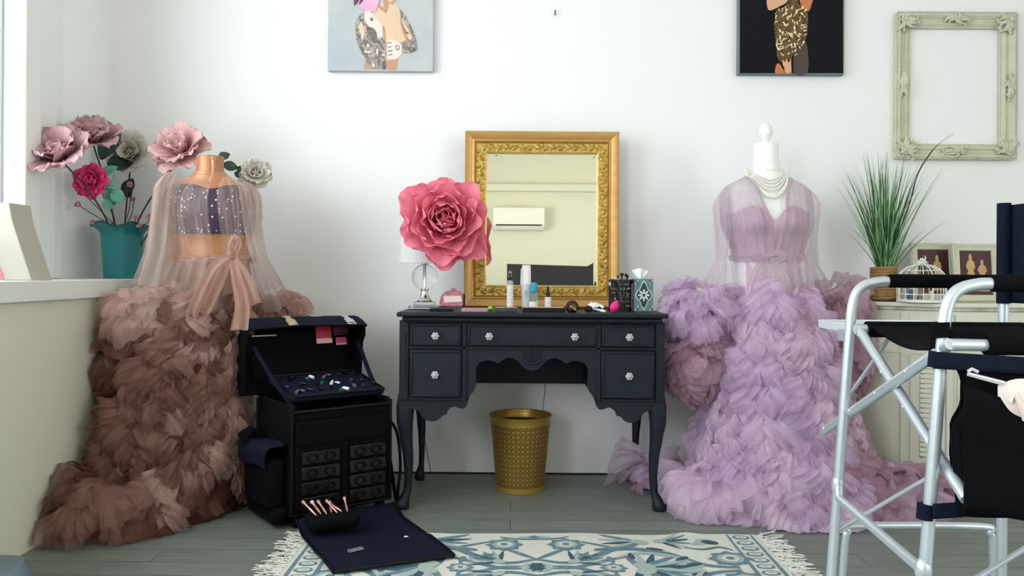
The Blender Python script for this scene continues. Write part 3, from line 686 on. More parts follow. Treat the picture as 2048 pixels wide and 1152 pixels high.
# dropper bottle
Y = -.34; x = at(1096, Y); t = thing('dropper_bottle', 'small dropper bottle with dark rubber top and white label', 'bottle', (x, Y, D)); zt = zat(592, Y, 1096); zc_ = zat(572, Y, 1096)
m = MB(); m.lathe([(.001, D), (.0135, D), (.014, D+.003), (.014, zt-.002), (.008, zt), (.001, zt)], (x, Y, 0), 24); m.build('bottle_body', mat('amber_dark', '#33241c', .2), t)
m = MB(); m.lathe([(.0146, D+.004), (.0146, zt-.004)], (x, Y, 0), 24); textlines(m, x, .015, D+.012, zt-.012, Y-.0146, 3, m=1); m.build('paper_label', [M_label, M_txt], t)
m = MB(); m.lathe([(.001, zt-.001), (.0085, zt), (.0085, zt+.016), (.005, zt+.019), (.0058, zc_-.008), (.003, zc_), (.001, zc_)], (x, Y, 0), 20); m.build('dropper', mat('brown_rubber', '#241a18', .5), t)
# pink dish / ornate small frame standing left
Y = -.33; t = thing('photo_frame', 'small pink ornate frame lying tilted beside the crystal lamp', 'photo frame', (at(905, Y), Y, D))
pp = lambda x, y, Y=Y: P(x, y, Y)
m = MB(); out = [(880, 606), (882, 594), (890, 585), (898, 583), (906, 577), (914, 583), (922, 585), (927, 596), (930, 609), (885, 611)]
q = spline([pp(*p) for p in out]+[pp(*out[0])], 3)[:-1]; zmn = min(v.z for v in q)
q = [v+Vector((0, (v.z-D)*.5, max(0, D+.001-v.z) if v.z < D+.001 else 0)) for v in q]
m.prism(q, (0, .006, 0)); m.tube(q, .0035, 6, closed=True); m.build('frame_rim', mat('dusty_pink_resin', '#b5707c', .4, noise_amt=.6, noise_scale=60, col2='#dba5ab'), t)
m = MB(); q2 = [pp(x, y)+Vector((0, -.004, 0)) for x, y in ((886, 592), (921, 592), (924, 604), (888, 605))]; q2 = [v+Vector((0, (v.z-D)*.5, 0)) for v in q2]; m.prism(q2, (0, .002, 0)); m.build('card', mat('pale_pink_card', '#efd6d6', .5), t, smooth=False)
# mascara / small dark bottle
Y = -.44; x = at(928, Y); t = thing('nail_polish', 'small dark purple bottle with tall cap at the left of the mirror base', 'bottle', (x, Y, D))
zt = zat(588, Y, 928)
m = MB(); m.lathe([(.001, D), (.0085, D), (.0085, D+.018), (.006, D+.021), (.001, D+.021)], (x, Y, 0), 16); m.build('bottle_body', mat('plum_glass', '#2b1a38', .15), t)
m = MB(); m.lathe([(.001, D+.020), (.0055, D+.020), (.0045, zt), (.001, zt)], (x, Y, 0), 16); m.build('cap', M_black, t)
def flat_box(name, label, cat, pxa, pxb, Y0, Y1, h, ma, rz=0, z=D, **kw):
    a, b = P(pxa, 620, Y0).x, P(pxb, 620, Y0).x
    t = thing(name, label, cat, ((a+b)/2, (Y0+Y1)/2, z), (0, 0, rz)); MW_ = WM[t.name]
    m = MB(); m.box(-(b-a)/2, (b-a)/2, -(Y1-Y0)/2, (Y1-Y0)/2, 0, h); m.v = [MW_ @ v for v in m.v]; m.build('case', ma, t, bevel=.0015)
    return t, (b-a)/2, (Y1-Y0)/2, MW_
def inset(t, MW_, name, rects, ma, z0, z1, **kw):
    m = MB()
    for x0, x1, y0, y1 in rects: m.box(x0, x1, y0, y1, z0, z1)
    m.v = [MW_ @ v for v in m.v]; return m.build(name, ma, t, bevel=.0008, bseg=1)
M_bp = mat('palette_black', '#101114', .3)
t, a, b, W_ = flat_box('compact', 'flat black compact lying at the left front of the dressing table', 'makeup', 858, 905, -.56, -.50, .010, M_bp, .08)
inset(t, W_, 'lid', [(-a*.96, a*.9, -.026, .026)], M_bp, .0095, .013)
m = MB(); m.tube([P(868, 618, -.45)+Vector((0, 0, 0)), P(885, 612, -.43), P(905, 616, -.44)], .003, 6)
solo(m, 'eye_pencil', M_black, 'black eye pencil resting behind the flat black compact', 'makeup').location.z = D
t, a, b, W_ = flat_box('blush_palette', 'clear pink blush palette beside the flat black compact', 'makeup', 923, 976, -.575, -.515, .013, mat('clear_pink_plastic', '#e7b8c4', .15, trans=.5), -.03)
inset(t, W_, 'blush_pan', [(-a+.003+i*(2*a-.006)/6+.001, -a+.003+(i+1)*(2*a-.006)/6-.001, -.024, .024) for i in range(6)], mat('rose_powder', '#c26b84', .8, noise_amt=.8, noise_scale=50, col2='#e4a7b5'), .0132, .0138)
m = MB(); p = Vector((at(950, -.47), -.47, D+.004)); m.tube([p, p+Vector((-.03, .02, .001)), p+Vector((-.055, .03, .002))], [.0025, .0035, .0045], 8)
solo(m, 'lip_pencil', mat('dark_red_lacquer', '#4a1420', .3), 'dark red lip pencil lying behind the pink blush palette', 'makeup').location.z = D
m = MB(); m.sph((at(981, -.5), -.5, D+.010), .0105, (1.15, 1, .95), 16); solo(m, 'makeup_sponge', mat('lime_green_foam', '#6fd63c', .7), 'small lime green sponge beside the pink palette', 'sponge')
t, a, b, W_ = flat_box('powder_palette', 'square open black palette with pale rim in front of the spray bottle', 'makeup', 989, 1036, -.585, -.52, .017, M_bp, 0)
inset(t, W_, 'rim', [(-a-.002, a+.002, -b-.002, -b+.001), (-a-.002, -a+.001, -b, b), (a-.001, a+.002, -b, b), (-a, a, b-.001, b+.002)], M_acr, .001, .019)
inset(t, W_, 'powder_pan', [(-a+.004, -.001, -b+.004, b-.004), (.001, a-.004, -b+.004, b-.004)], mat('beige_powder', '#d8b9ac', .8), .0165, .0178)
t, a, b, W_ = flat_box('eyeshadow_palette', 'long black palette with peach pans in front of the white bottles', 'makeup', 1045, 1131, -.575, -.50, .018, M_bp, 0)
inset(t, W_, 'eyeshadow_pan', [(-a+.004+i*(2*a-.008)/6+.001, -a+.004+(i+1)*(2*a-.008)/6-.001, y0, y0+.03) for i in range(6) for y0 in (-.033, .003)], mat('peach_powder', '#dba596', .8, noise_amt=.6, noise_scale=40, col2='#efcfc4'), .0178, .0190)
# brushes lying on the table
M_hair = mat('brown_bristle', '#2a1c16', .8, bump=.6, bump_scale=200); M_hair2 = mat('pale_bristle', '#d9d2cc', .85, bump=.5, bump_scale=200)
def brush(base, tip, label, rh=.012, hl=.035, group=None, hair=None, ferr=None, handle=None, rhd=.0035, loc_label=True):
    base, tip = Vector(base), Vector(tip); d = (tip-base).normalized(); Lb = (tip-base).length
    t = thing('makeup_brush', label, 'brush', base, group=group)
    f0 = tip-d*(hl+.014)
    m = MB(); m.tube([base, base+d*.01, base+(f0-base)*.5, f0], [rhd*.5, rhd*.9, rhd*1.2, rhd*.9], 10); m.build('handle', handle or M_black, t)
    m = MB(); m.tube([f0, tip-d*hl], [rhd, rh*.6], 12); m.build('ferrule', ferr or M_chrome, t)
    m = MB(); m.tube([tip-d*hl, tip-d*hl*.6, tip-d*hl*.25, tip-d*.001], [rh*.55, rh, rh*.8, rh*.15], 14); m.build('bristles', hair or M_hair, t)
    return t
bx_ = at(1147, -.60)
brush((bx_+.006, -.628, D+.012), (bx_-.006, -.52, D+.026), 'fat brown powder brush pointing at the camera beside the long palette', .026, .06, ferr=mat('bronze', '#6b5844', .3, .8), rhd=.005, handle=mat('bronze_handle', '#a08c74', .3, .7))
bx_ = at(1178, -.5); brush((bx_-.06, -.40, D+.008), (bx_+.008, -.54, D+.013), 'dark brush lying on its side right of the fat powder brush', .014, .05)
# crumpled tissue and tube
m = MB(); c = Vector((at(1190, -.42), -.42, D+.004))
m.grid(lambda u, v: c+Vector(((u-.5)*.07, (v-.5)*.05, .012+.016*math.sin(u*PI)*math.sin(v*PI)+.012*noise.noise(Vector((u*5, v*5, 3))))), 16, 12)
solo(m, 'crumpled_wipe', mat('white_tissue', '#eff2f4', .8), 'crumpled white wipe lying between the dark brush and the pink sponge', 'tissue', solid=.001)
p0, p1 = Vector((at(1186, -.5), -.46, D+.010)), Vector((at(1210, -.58), -.58, D+.006))
t = thing('cream_tube', 'small lilac white squeeze tube lying in front of the crumpled wipe', 'makeup', p0)
m = MB(); m.tube([p0, p0.lerp(p1, .75)], [.010, .008], 14, flat=.6); m.build('tube_body', mat('lilac_tube', '#cdd0e6', .3), t)
m = MB(); m.tube([p0.lerp(p1, .75), p1], [.006, .004], 14); m.build('cap', M_label, t)
# pink beauty sponge
def teardrop(u, v):
    r = .0185*math.sin(PI*v)**.7*(1.1-.45*v)+1e-4; a = 2*PI*u
    return Vector((r*math.cos(a), r*math.sin(a), .052*v))
Rt = RY(.45); c = Vector((at(1223, -.58), -.585, D+.003)); m = MB(); m.grid(lambda u, v: c+Rt @ teardrop(u, v), 24, 18, closeu=True)
o = solo(m, 'beauty_blender', mat('hot_pink_foam', '#e8208c', .6), 'hot pink teardrop beauty sponge in front of the brush cup', 'sponge'); o.name = 'beauty_sponge'
# brush cup with brushes
Y = -.40; x = at(1240, Y); zt = zat(560, Y, 1240)
cup = thing('brush_cup', 'black mesh cup full of makeup brushes at the right of the mirror', 'cup', (x, Y, D))
m = MB(); R0_ = .046
m.lathe([(.001, D), (R0_, D), (R0_, D+.004), (R0_-.003, D+.004), (.001, D+.004)], (x, Y, 0), 32)
for i in range(6):
    z = D+.01+i*(zt-D-.01)/5; m.tube([(x+R0_*math.cos(q), Y+R0_*math.sin(q), z) for q in [2*PI*k/36 for k in range(36)]], .0016 if i < 5 else .0028, 6, closed=True)
for i in range(44):
    q0 = 2*PI*i/44
    for s in (1, -1): m.tube([(x+R0_*math.cos(q0+s*v*.5), Y+R0_*math.sin(q0+s*v*.5), D+.002+v*(zt-D-.002)) for v in (0, .33, .66, 1)], .0011, 4, caps=False)
m.build('mesh_wall', mat('black_wire', '#0d0e10', .4), cup)
r4 = random.Random(5); GB = 'makeup brushes standing in the black mesh cup'
for i in range(13):
    q = i*2.4; rr = .034*math.sqrt((i+.5)/13); bs = Vector((x+rr*.7*math.cos(q), Y+rr*.7*math.sin(q), D+.005)); h = r4.uniform(.115, .155)
    tp = bs+Vector((rr*1.0*math.cos(q)+r4.uniform(-.008, .008), rr*.6*math.sin(q), h))
    brush(bs, tp, 'thin makeup brush standing in the black mesh cup at the right of the mirror', r4.uniform(.004, .009), r4.uniform(.014, .024), GB, hair=M_hair if i % 3 else M_hair2, handle=M_black if i % 2 else M_chrome, rhd=.003)
# tissue box
Y0 = -.44; xa, xb = at(1269, Y0), at(1306, Y0); zt = zat(558, Y0, 1287); wd = xb-xa
M_tb = mat('teal_grey_tile', '#5d8084', .5); M_tbd = mat('tile_dark', '#2c3b42', .5); M_tbl = mat('tile_light', '#c9d9d6', .5)
t = thing('tissue_box', 'cube tissue box with teal tile flower pattern at the right end of the dressing table', 'tissue box', ((xa+xb)/2, Y0+wd/2, D))
MB().box(xa, xb, Y0, Y0+wd, D, zt).build('box', M_tb, t, smooth=False, bevel=.001)
def tile(origin, eu, ev, en, w_, h_):
    m = MB(); o_ = Vector(origin); cx, cz = .5, .5
    f = lambda u, v, k: o_+eu*(u*w_)+ev*(v*h_)+en*(.0004*k)
    def quat(cu, cv, a, b_, k, mm, n=40):
        pts = []
        for i in range(n):
            q = 2*PI*i/n; r = 1-.22*abs(math.cos(2*q))**.7
            pts.append(f(cu+a*r*math.cos(q), cv+b_*r*math.sin(q), k))
        m.poly(pts, mm)
    def ell(cu, cv, a, b_, ang, k, mm):
        pts = []
        for i in range(14):
            q = 2*PI*i/14; X_, Y_ = a*math.cos(q), b_*math.sin(q); pts.append(f(cu+(X_*math.cos(ang)-Y_*math.sin(ang)), cv+(X_*math.sin(ang)+Y_*math.cos(ang))*w_/h_, k))
        m.poly(pts, mm)
    def diamond(cu, cv, a, b_, k, mm):
        pts = []
        for i in range(4):
            q0, q1 = i*PI/2, (i+1)*PI/2
            for j in range(8):
                t_ = j/8; X_ = math.cos(q0)*(1-t_)+math.cos(q1)*t_; Y_ = math.sin(q0)*(1-t_)+math.sin(q1)*t_; s = 1-.10*math.sin(t_*PI)+.10*math.sin(t_*2*PI)**2
                pts.append(f(cu+a*X_*s, cv+b_*Y_*s, k))
        m.poly(pts, mm)
    diamond(.5, .5, .47, .47, 1, 2); diamond(.5, .5, .42, .42, 2, 1)
    for i in range(8): a = i*PI/4; ell(.5+.2*math.cos(a), .5+.2*math.sin(a)*w_/h_, .13, .055, a, 3, 2)
    ell(.5, .5, .06, .06, 0, 4, 1)
    for cu, cv in ((.1, .1), (.9, .1), (.1, .9), (.9, .9)):
        for i in range(4): a = i*PI/2+PI/4; ell(max(.07, min(.93, cu+.05*math.cos(a))), max(.05, min(.95, cv+.05*math.sin(a))), .07, .03, a, 1, 1 if i % 2 else 2)
    return m
tile((xa, Y0-.0001, D), Vector((1, 0, 0)), Vector((0, 0, 1)), Vector((0, -1, 0)), wd, zt-D).build('tile_pattern', [M_tb, M_tbd, M_tbl], t, smooth=False)
tile((xa-.0001, Y0+wd, D), Vector((0, -1, 0)), Vector((0, 0, 1)), Vector((-1, 0, 0)), wd, zt-D).build('tile_pattern', [M_tb, M_tbd, M_tbl], t, smooth=False)
m = MB(); c = Vector(((xa+xb)/2-.01, Y0+wd/2, zt))
m.grid(lambda u, v: c+Vector(((u-.5)*.05*(.4+v), .010*math.sin(u*9)*(1-v*.3), v*.045*(1-.5*abs(u-.45)) )), 14, 8); m.build('tissue', mat('tissue_paper', '#f3f6f6', .8), t)

# ================================================================ WASTEBASKET
def basket_mat():
    m, nt, b = newmat('pierced_gold'); L = nt.links; out = nt.nodes['Material Output']
    b.inputs['Base Color'].default_value = lin('#b8964a'); b.inputs['Metallic'].default_value = .55; b.inputs['Roughness'].default_value = .4
    uv = N(nt, 'ShaderNodeUVMap'); mp = N(nt, 'ShaderNodeMapping'); mp.inputs['Scale'].default_value = (38, 13, 1); L.new(uv.outputs[0], mp.inputs[0])
    fr = N(nt, 'ShaderNodeVectorMath', operation='FRACTION'); L.new(mp.outputs[0], fr.inputs[0])
    sb = N(nt, 'ShaderNodeVectorMath', operation='SUBTRACT'); sb.inputs[1].default_value = (.5, .5, 0); L.new(fr.outputs[0], sb.inputs[0])
    sp = N(nt, 'ShaderNodeSeparateXYZ'); L.new(sb.outputs[0], sp.inputs[0])
    at2 = N(nt, 'ShaderNodeMath', operation='ARCTAN2'); L.new(sp.outputs[1], at2.inputs[0]); L.new(sp.outputs[0], at2.inputs[1])
    mu = N(nt, 'ShaderNodeMath', operation='MULTIPLY', i_1=4.0); L.new(at2.outputs[0], mu.inputs[0])
    sn = N(nt, 'ShaderNodeMath', operation='SINE'); L.new(mu.outputs[0], sn.inputs[0])
    ab = N(nt, 'ShaderNodeMath', operation='ABSOLUTE'); L.new(sn.outputs[0], ab.inputs[0])
    g1 = N(nt, 'ShaderNodeMath', operation='GREATER_THAN', i_1=.62); L.new(ab.outputs[0], g1.inputs[0])
    ln = N(nt, 'ShaderNodeVectorMath', operation='LENGTH'); L.new(sb.outputs[0], ln.inputs[0])
    g2 = N(nt, 'ShaderNodeMath', operation='LESS_THAN', i_1=.50); L.new(ln.outputs['Value'], g2.inputs[0])
    g3 = N(nt, 'ShaderNodeMath', operation='GREATER_THAN', i_1=.13); L.new(ln.outputs['Value'], g3.inputs[0])
    a1 = N(nt, 'ShaderNodeMath', operation='MULTIPLY'); L.new(g1.outputs[0], a1.inputs[0]); L.new(g2.outputs[0], a1.inputs[1])
    a2 = N(nt, 'ShaderNodeMath', operation='MULTIPLY'); L.new(a1.outputs[0], a2.inputs[0]); L.new(g3.outputs[0], a2.inputs[1])
    tr = N(nt, 'ShaderNodeBsdfTransparent'); ms = N(nt, 'ShaderNodeMixShader'); L.new(a2.outputs[0], ms.inputs[0]); L.new(b.outputs[0], ms.inputs[1]); L.new(tr.outputs[0], ms.inputs[2])
    L.new(ms.outputs[0], out.inputs[0]); return m
M_gb = mat('brushed_gold', '#b8964a', .38, .6)
BY = -.25; bc = P(1040, 980, BY); BX = bc.x
bk = thing('wastebasket', 'gold pierced metal wastebasket on the floor under the dressing table', 'wastebasket', (BX, BY, 0))
rb_, rt_, hb = .103, .131, .315; rr = lambda z: rb_+(rt_-rb_)*z/hb
m = MB(); m.lathe([(rr(.022), .022), (rr(.285), .285)], (BX, BY, 0), 64); m.build('pierced_wall', basket_mat(), bk)
m = MB(); m.lathe([(rr(.022)-.003, .022), (rr(.285)-.003, .285)], (BX, BY, 0), 64); m.build('hole_shade_sleeve', mat('hole_shade', '#17120a', .8, 0), bk)  # added sleeve; its dark colour stands in for shade behind the holes
m = MB(); m.lathe([(.001, .004), (rb_, .004), (rr(.0), .001), (rr(.022), .022)], (BX, BY, 0), 64); m.build('base_band', M_gb, bk); m = MB(); m.lathe([(rr(.285), .285), (rr(.31), .31), (rt_+.003, .315), (rt_+.005, .320), (rt_+.001, .322), (rt_-.002, .318), (rr(.31)-.002, .31)], (BX, BY, 0), 64)
m.build('rim_band', M_gb, bk)

# ================================================================ RUG
M_fr = mat('fringe_wool', '#cfd0c8', .95)
M_rug = mat('rug_ivory', '#dcdcd2', .95, bump=.5, bump_scale=150, noise_amt=.3, noise_scale=20, col2='#c9cac2')
M_ra = mat('rug_slate_blue', '#5f7f8d', .95, bump=.5, bump_scale=150, noise_amt=.5, noise_scale=30, col2='#7d98a0')
M_rb = mat('rug_dark_blue', '#3c5a6c', .95, bump=.5, bump_scale=150); M_rc = mat('rug_sage', '#a7b8b4', .95, bump=.5, bump_scale=150)
RX0, RX1, RY0, RY1 = -.70, .87, -2.15, -.865; RCX = .085
rug = thing('area_rug', 'ivory rug with blue grey floral scrolls and fringed ends on the floor', 'rug', (RCX, (RY0+RY1)/2, 0))
def hz(x, y): # gentle rucks along the far edge
    e = max(0, 1-(RY1-y)/.10)
    return .006+.006*e*max(0, noise.noise(Vector((x*6, 2, 0))))+.010*e*math.exp(-((x-.62)/.05)**2)
m = MB(); nx_, ny_ = 100, 80
gf = lambda u, v: (lambda x, y: Vector((x, y+.006*math.sin(x*9)*(v), hz(x, y))))(RX0+u*(RX1-RX0), RY0+v*(RY1-RY0))
m.grid(gf, nx_, ny_)
e = lambda u, v: gf(u, v)-Vector((0, 0, gf(u, v).z-.0005))
for a in range(nx_): m.add([gf(a/nx_, 1), gf((a+1)/nx_, 1), e((a+1)/nx_, 1), e(a/nx_, 1)], [(0, 1, 2, 3)])
_cn = [0]
def onr(x, y, k=1):
    _cn[0] += 1; k = k+(_cn[0]//16)*.0004 % .9
    return Vector((x, y+.006*math.sin(x*9)*((y-RY0)/(RY1-RY0)), hz(x, y)+.0005*k))
def ell(cx, cy, a, b, ang, mm, k=1, n=16, pt=0):
    pts = []
    for i in range(n):
        q = 2*PI*i/n; X_, Y_ = a*math.cos(q), b*math.sin(q)*(1-pt*math.cos(q)); pts.append(onr(cx+X_*math.cos(ang)-Y_*math.sin(ang), cy+X_*math.sin(ang)+Y_*math.cos(ang), k))
    pts = [p for p in pts]
    if all(p.y < RY1-.004 for p in pts): m.poly(pts, mm)
def rib(pts, w_, mm, k=1):
    w_ *= 1.35
    pts = spline([Vector((x, y, 0)) for x, y in pts], 8); n = len(pts)
    for i in range(n-1):
        a, b = pts[i], pts[i+1]; d = (b-a).normalized(); nn = Vector((-d.y, d.x, 0)); w0 = w_*(.5+.6*math.sin(PI*i/n)); w1 = w_*(.5+.6*math.sin(PI*(i+1)/n))
        q = [a+nn*w0/2, a-nn*w0/2, b-nn*w1/2, b+nn*w1/2]
        if all(v.y < RY1-.003 for v in q): m.poly([onr(v.x, v.y, k) for v in q], mm)
def star(cx, cy, r, mm, k, n=8, dep=.25, ph=0):
    m.poly([onr(cx+r*(1-dep*(i % 2))*math.cos(PI*i/n+ph), cy+r*(1-dep*(i % 2))*math.sin(PI*i/n+ph)*.95, k) for i in range(2*n)], mm)
def flower(cx, cy, r): star(cx, cy, r, 1, 3, 8, .22); star(cx, cy, r*.62, 3, 4, 8, .1); star(cx, cy, r*.40, 0, 5, 6, .1); ell(cx, cy, r*.2, r*.2, 0, 1, 6)
def burst(cx, cy, ang, s, n=9):
    s *= 1.2
    for i in range(n):
        a = ang+(i-(n-1)/2)*.33; l = s*(1-.05*abs(i-n//2)); ell(cx+l*.55*math.cos(a), cy+l*.55*math.sin(a), l*.5, s*.075, a, 1+(i % 2)*2 if i % 3 else 2, 3, pt=.3)
    ell(cx, cy, s*.22, s*.16, ang, 3, 4)
def motif(y0, sgn):
    for s in (1, -1):
        X_ = lambda x: RCX+s*x; Y_ = lambda y: y0+sgn*y; A = lambda a: math.atan2(math.sin(a)*sgn, math.cos(a)*s)
        flower(X_(.105), Y_(-.10), .066); flower(X_(.63), Y_(-.22), .075); flower(X_(.24), Y_(-.31), .045); ell(X_(.48), Y_(-.34), .05, .03, .4, 3, 2); ell(X_(.50), Y_(-.35), .03, .015, .4, 2, 3)
        rib([(X_(0), Y_(-.24)), (X_(.05), Y_(-.19)), (X_(.10), Y_(-.14))], .014, 1, 2)
        rib([(X_(0), Y_(-.24)), (X_(.10), Y_(-.27)), (X_(.20), Y_(-.20)), (X_(.28), Y_(-.13)), (X_(.42), Y_(-.16)), (X_(.53), Y_(-.27)), (X_(.64), Y_(-.30))], .022, 1, 2)
        rib([(X_(.26), Y_(-.22)), (X_(.34), Y_(-.17)), (X_(.45), Y_(-.20)), (X_(.52), Y_(-.30))], .016, 3, 3)
        rib([(X_(.14), Y_(-.06)), (X_(.20), Y_(-.09)), (X_(.27), Y_(-.12)), (X_(.34), Y_(-.10))], .012, 1, 2)
        rib([(X_(.0), Y_(-.05)), (X_(.07), Y_(-.04)), (X_(.12), Y_(-.02))], .010, 1, 2)
        burst(X_(.36), Y_(-.06), A(PI*.85), .12); burst(X_(.34), Y_(-.33), A(PI*.2), .14)
        burst(X_(.43), Y_(-.05), A(.1), .09, 7)
        ell(X_(.57), Y_(-.06), .045, .022, A(.5), 3, 3); ell(X_(.60), Y_(-.065), .030, .018, A(-.4), 2, 4); ell(X_(.54), Y_(-.05), .028, .014, A(1.2), 0, 5)
        rib([(X_(.50), Y_(-.11)), (X_(.56), Y_(-.13)), (X_(.62), Y_(-.11)), (X_(.66), Y_(-.14))], .012, 1, 2)
        for q, (x, y) in enumerate(((.22, -.14), (.31, -.20), (.16, -.20), (.47, -.22), (.24, -.24), (.40, -.13))): ell(X_(x), Y_(y), .030, .010, A(.5+q*1.1), 2 if q % 2 else 1, 4, pt=.4)
        burst(X_(.12), Y_(-.36), A(-.7), .09, 7)
        rib([(X_(.05), Y_(-.30)), (X_(.12), Y_(-.31)), (X_(.2), Y_(-.36)), (X_(.3), Y_(-.42))], .016, 1, 2)
    ell(RCX, y0-sgn*.03, .06, .016, 0, 3, 3); star(RCX, y0-sgn*.03, .022, 1, 4, 4, .3); ell(RCX, y0-sgn*.30, .05, .03, 0, 3, 3); star(RCX, y0-sgn*.30, .03, 2, 4, 6, .3)
motif(RY1-.02, 1); motif(RY1-.70, 1); motif(RY1-.64, -1)
for s in (1, -1):
    xa_ = RX1-.105 if s > 0 else RX0+.105
    rib([(xa_, RY1-.008), (xa_, RY1-.4), (xa_, RY1-.8), (xa_, RY0+.02)], .010, 1, 2); rib([(xa_+s*.085, RY1-.008), (xa_+s*.085, RY1-.4), (xa_+s*.085, RY1-.8), (xa_+s*.085, RY0+.02)], .010, 1, 2)
    for i in range(22):
        y = RY1-.035-i*.055; ell(xa_+s*.043, y, .030, .021, 0, 1, 2); ell(xa_+s*.043, y, .021, .013, 0, 0, 3); ell(xa_+s*.043, y, .010, .006, 0, 3, 4)
for p in m.v: pass
m.build('woven_field', [M_rug, M_ra, M_rb, M_rc], rug, smooth=False)
for s in (1, -1):
    m = MB()
    for i in range(75):
        y = RY1-.01-i*.017; x = RX1 if s > 0 else RX0
        for q in range(4):
            a = rnd.uniform(-.6, .6); l = rnd.uniform(.06, .10); pts = [Vector((x, y+rnd.uniform(-.004, .004), .006))]
            for k in range(5): a += rnd.uniform(-.5, .5); pts.append(pts[-1]+Vector((s*math.cos(a)*l/5, math.sin(a)*l/5, 0))+Vector((0, 0, rnd.uniform(-.002, .003)))); pts[-1].z = max(.003, pts[-1].z)
            m.tube(pts, .0022, 4)
    m.build('fringe', M_fr, rug)
# ================================================================ GOWNS
def flounce(mb, p, n, d, R, W0, spread, folds, amp, lift=.35, m=0, nu=None, nv=6, curl=.3):
    """gathered strip of net: top edge W0 wide at p, hanging along d, standing off along n"""
    n = Vector(n).normalized(); d = (Vector(d)-n*Vector(d).dot(n)).normalized(); t = d.cross(n); ph = rnd.uniform(0, 9)
    R *= 1.3; W0 = W0*1.7+.05; spread *= .8; folds = int(folds*1.3+1); amp *= 1.15; lift *= .7
    nu = nu or int(folds*7); jag = [rnd.uniform(.93, 1.05) for _ in range(nu+1)]; asym = rnd.uniform(-.4, .4); bow = rnd.uniform(-.25, .35)
    def fn(u, v):
        s = (u-.5)*2; f1 = s+.10*noise.noise(Vector((s*2, ph, 2))); a = s*spread/2+asym*v*.5; i = min(nu, int(round(u*nu)))
        edge = (1+.22*noise.noise(Vector((s*1.6+ph, ph, 0))))*(1-.35*s*s*s*s)
        r = v*R*edge*(jag[i] if v > .8 else 1)
        fo = math.sin(folds*PI*f1+ph+2.2*noise.noise(Vector((s*1.3, v*1.2, ph))))
        w_ = amp*(.2+.8*v)*fo*(.6+.8*noise.noise(Vector((s*3+ph, v*2, 1))))+R*.16*noise.noise(Vector((s*1.7+ph, v*1.5, 7)))
        st = R*lift*math.sin(min(1, v*1.1)*PI*.6)-R*curl*max(0, v-.7)**2*5
        q = Vector(p)+t*(s*W0/2)-d*(bow*W0*s*s)+d*(r*math.cos(a))+t*(r*math.sin(a)*.9)+n*(st+w_)
        q += t*(.6*amp*v*math.cos(folds*PI*f1+ph))
        q.z = max(q.z, .004+.004*abs(fo)); q.y = min(q.y, -.012); q.x = max(q.x, XLOW+.012)
        return q
    mb.grid(fn, nu, nv, m=m, us=W0*5+R*1.5, u0=ph, vs_=1)
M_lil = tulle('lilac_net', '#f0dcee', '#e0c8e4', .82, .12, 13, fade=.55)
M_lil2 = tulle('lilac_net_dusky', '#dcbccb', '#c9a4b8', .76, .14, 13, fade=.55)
M_lils = tulle('lilac_net_sheer', '#e2d0de', '#d8c4d4', .32, .07, 6)
M_lilb = tulle('lilac_net_gathered', '#dccbd8', '#cfbaca', .50, .16, 12)
M_lilc = mat('lilac_satin', '#cdb6c6', .6, noise_amt=.3, noise_scale=8, col2='#bfa5b8', stretch=(6, 6, 1), bump=.3, bump_scale=30)
M_man = mat('white_mannequin', '#f1f3f1', .35, coat=.3)
# ---- white mannequin
GY = -.40
mc = P(1530, 545, GY); GX = mc.x; zz = lambda y: P(1530, y, GY).z; ppm = F/(GY-CAMY)
def torso_tab(rows, x0=1530):   # rows (py, half width px, depth ratio, x offset px)
    return [(P(x0, y, GY).z, hw/ppm, hw/ppm*dr, xo/ppm) for y, hw, dr, xo in rows][::-1]
TB = torso_tab([(338, 26, .95, 0), (352, 34, .85, 0), (362, 52, .62, 0), (372, 72, .50, 0), (385, 82, .50, 0), (405, 84, .54, 0), (430, 84, .62, 1), (455, 82, .66, 2), (480, 72, .66, 3), (500, 66, .64, 4), (520, 64, .64, 4), (545, 65, .64, 4), (580, 66, .66, 5), (610, 69, .68, 5), (660, 74, .72, 5), (700, 76, .76, 5)])
def body_pt(a, z, off=0, bust=.028):
    hw, hd, xo = interp(TB, z); x = GX+xo+(hw+off)*math.cos(a); y = GY+(hd+off)*math.sin(a)
    if math.sin(a) < 0:
        for s in (-1, 1):
            g = math.exp(-(((x-GX-xo-s*.075)/.048)**2+((z-zz(446))/.050)**2)); y -= bust*g*(-math.sin(a))**.5
    return Vector((x, y, z))
man = thing('mannequin', 'white dress form with turned neck cap wearing the lilac tulle gown', 'mannequin', (GX, GY, 0))
m = MB(); za_, zb2 = zz(700), zz(338); m.grid(lambda u, v: body_pt(2*PI*u, za_+(zb2-za_)*v), 48, 60, closeu=True)
# neck
nt_ = [(zz(343), .056), (zz(335), .056), (zz(320), .052), (zz(300), .051), (zz(291), .050)]
m.lathe([(r, z) for z, r in nt_]+[(.046, zz(288)), (.001, zz(288))], (GX, GY, 0), 36); m.build('bust', M_man, man)
m = MB(); m.lathe([(.001, zz(289)), (.019, zz(289)), (.021, zz(286.5)), (.015, zz(284)), (.014, zz(282)), (.022, zz(276)), (.028, zz(268)), (.0285, zz(262)), (.024, zz(254)), (.019, zz(251)), (.017, zz(248)), (.010, zz(246)), (.001, zz(245.5))], (GX-.002, GY, 0), 32); m.build('neck_cap', M_man, man)
m = MB(); m.lathe([(.012, .03), (.012, zz(700)+.01)], (GX, GY, 0), 16); m.lathe([(.001, .001), (.15, .001), (.15, .012), (.02, .03), (.012, .05)], (GX, GY, 0), 32); m.build('stand', M_man, man)
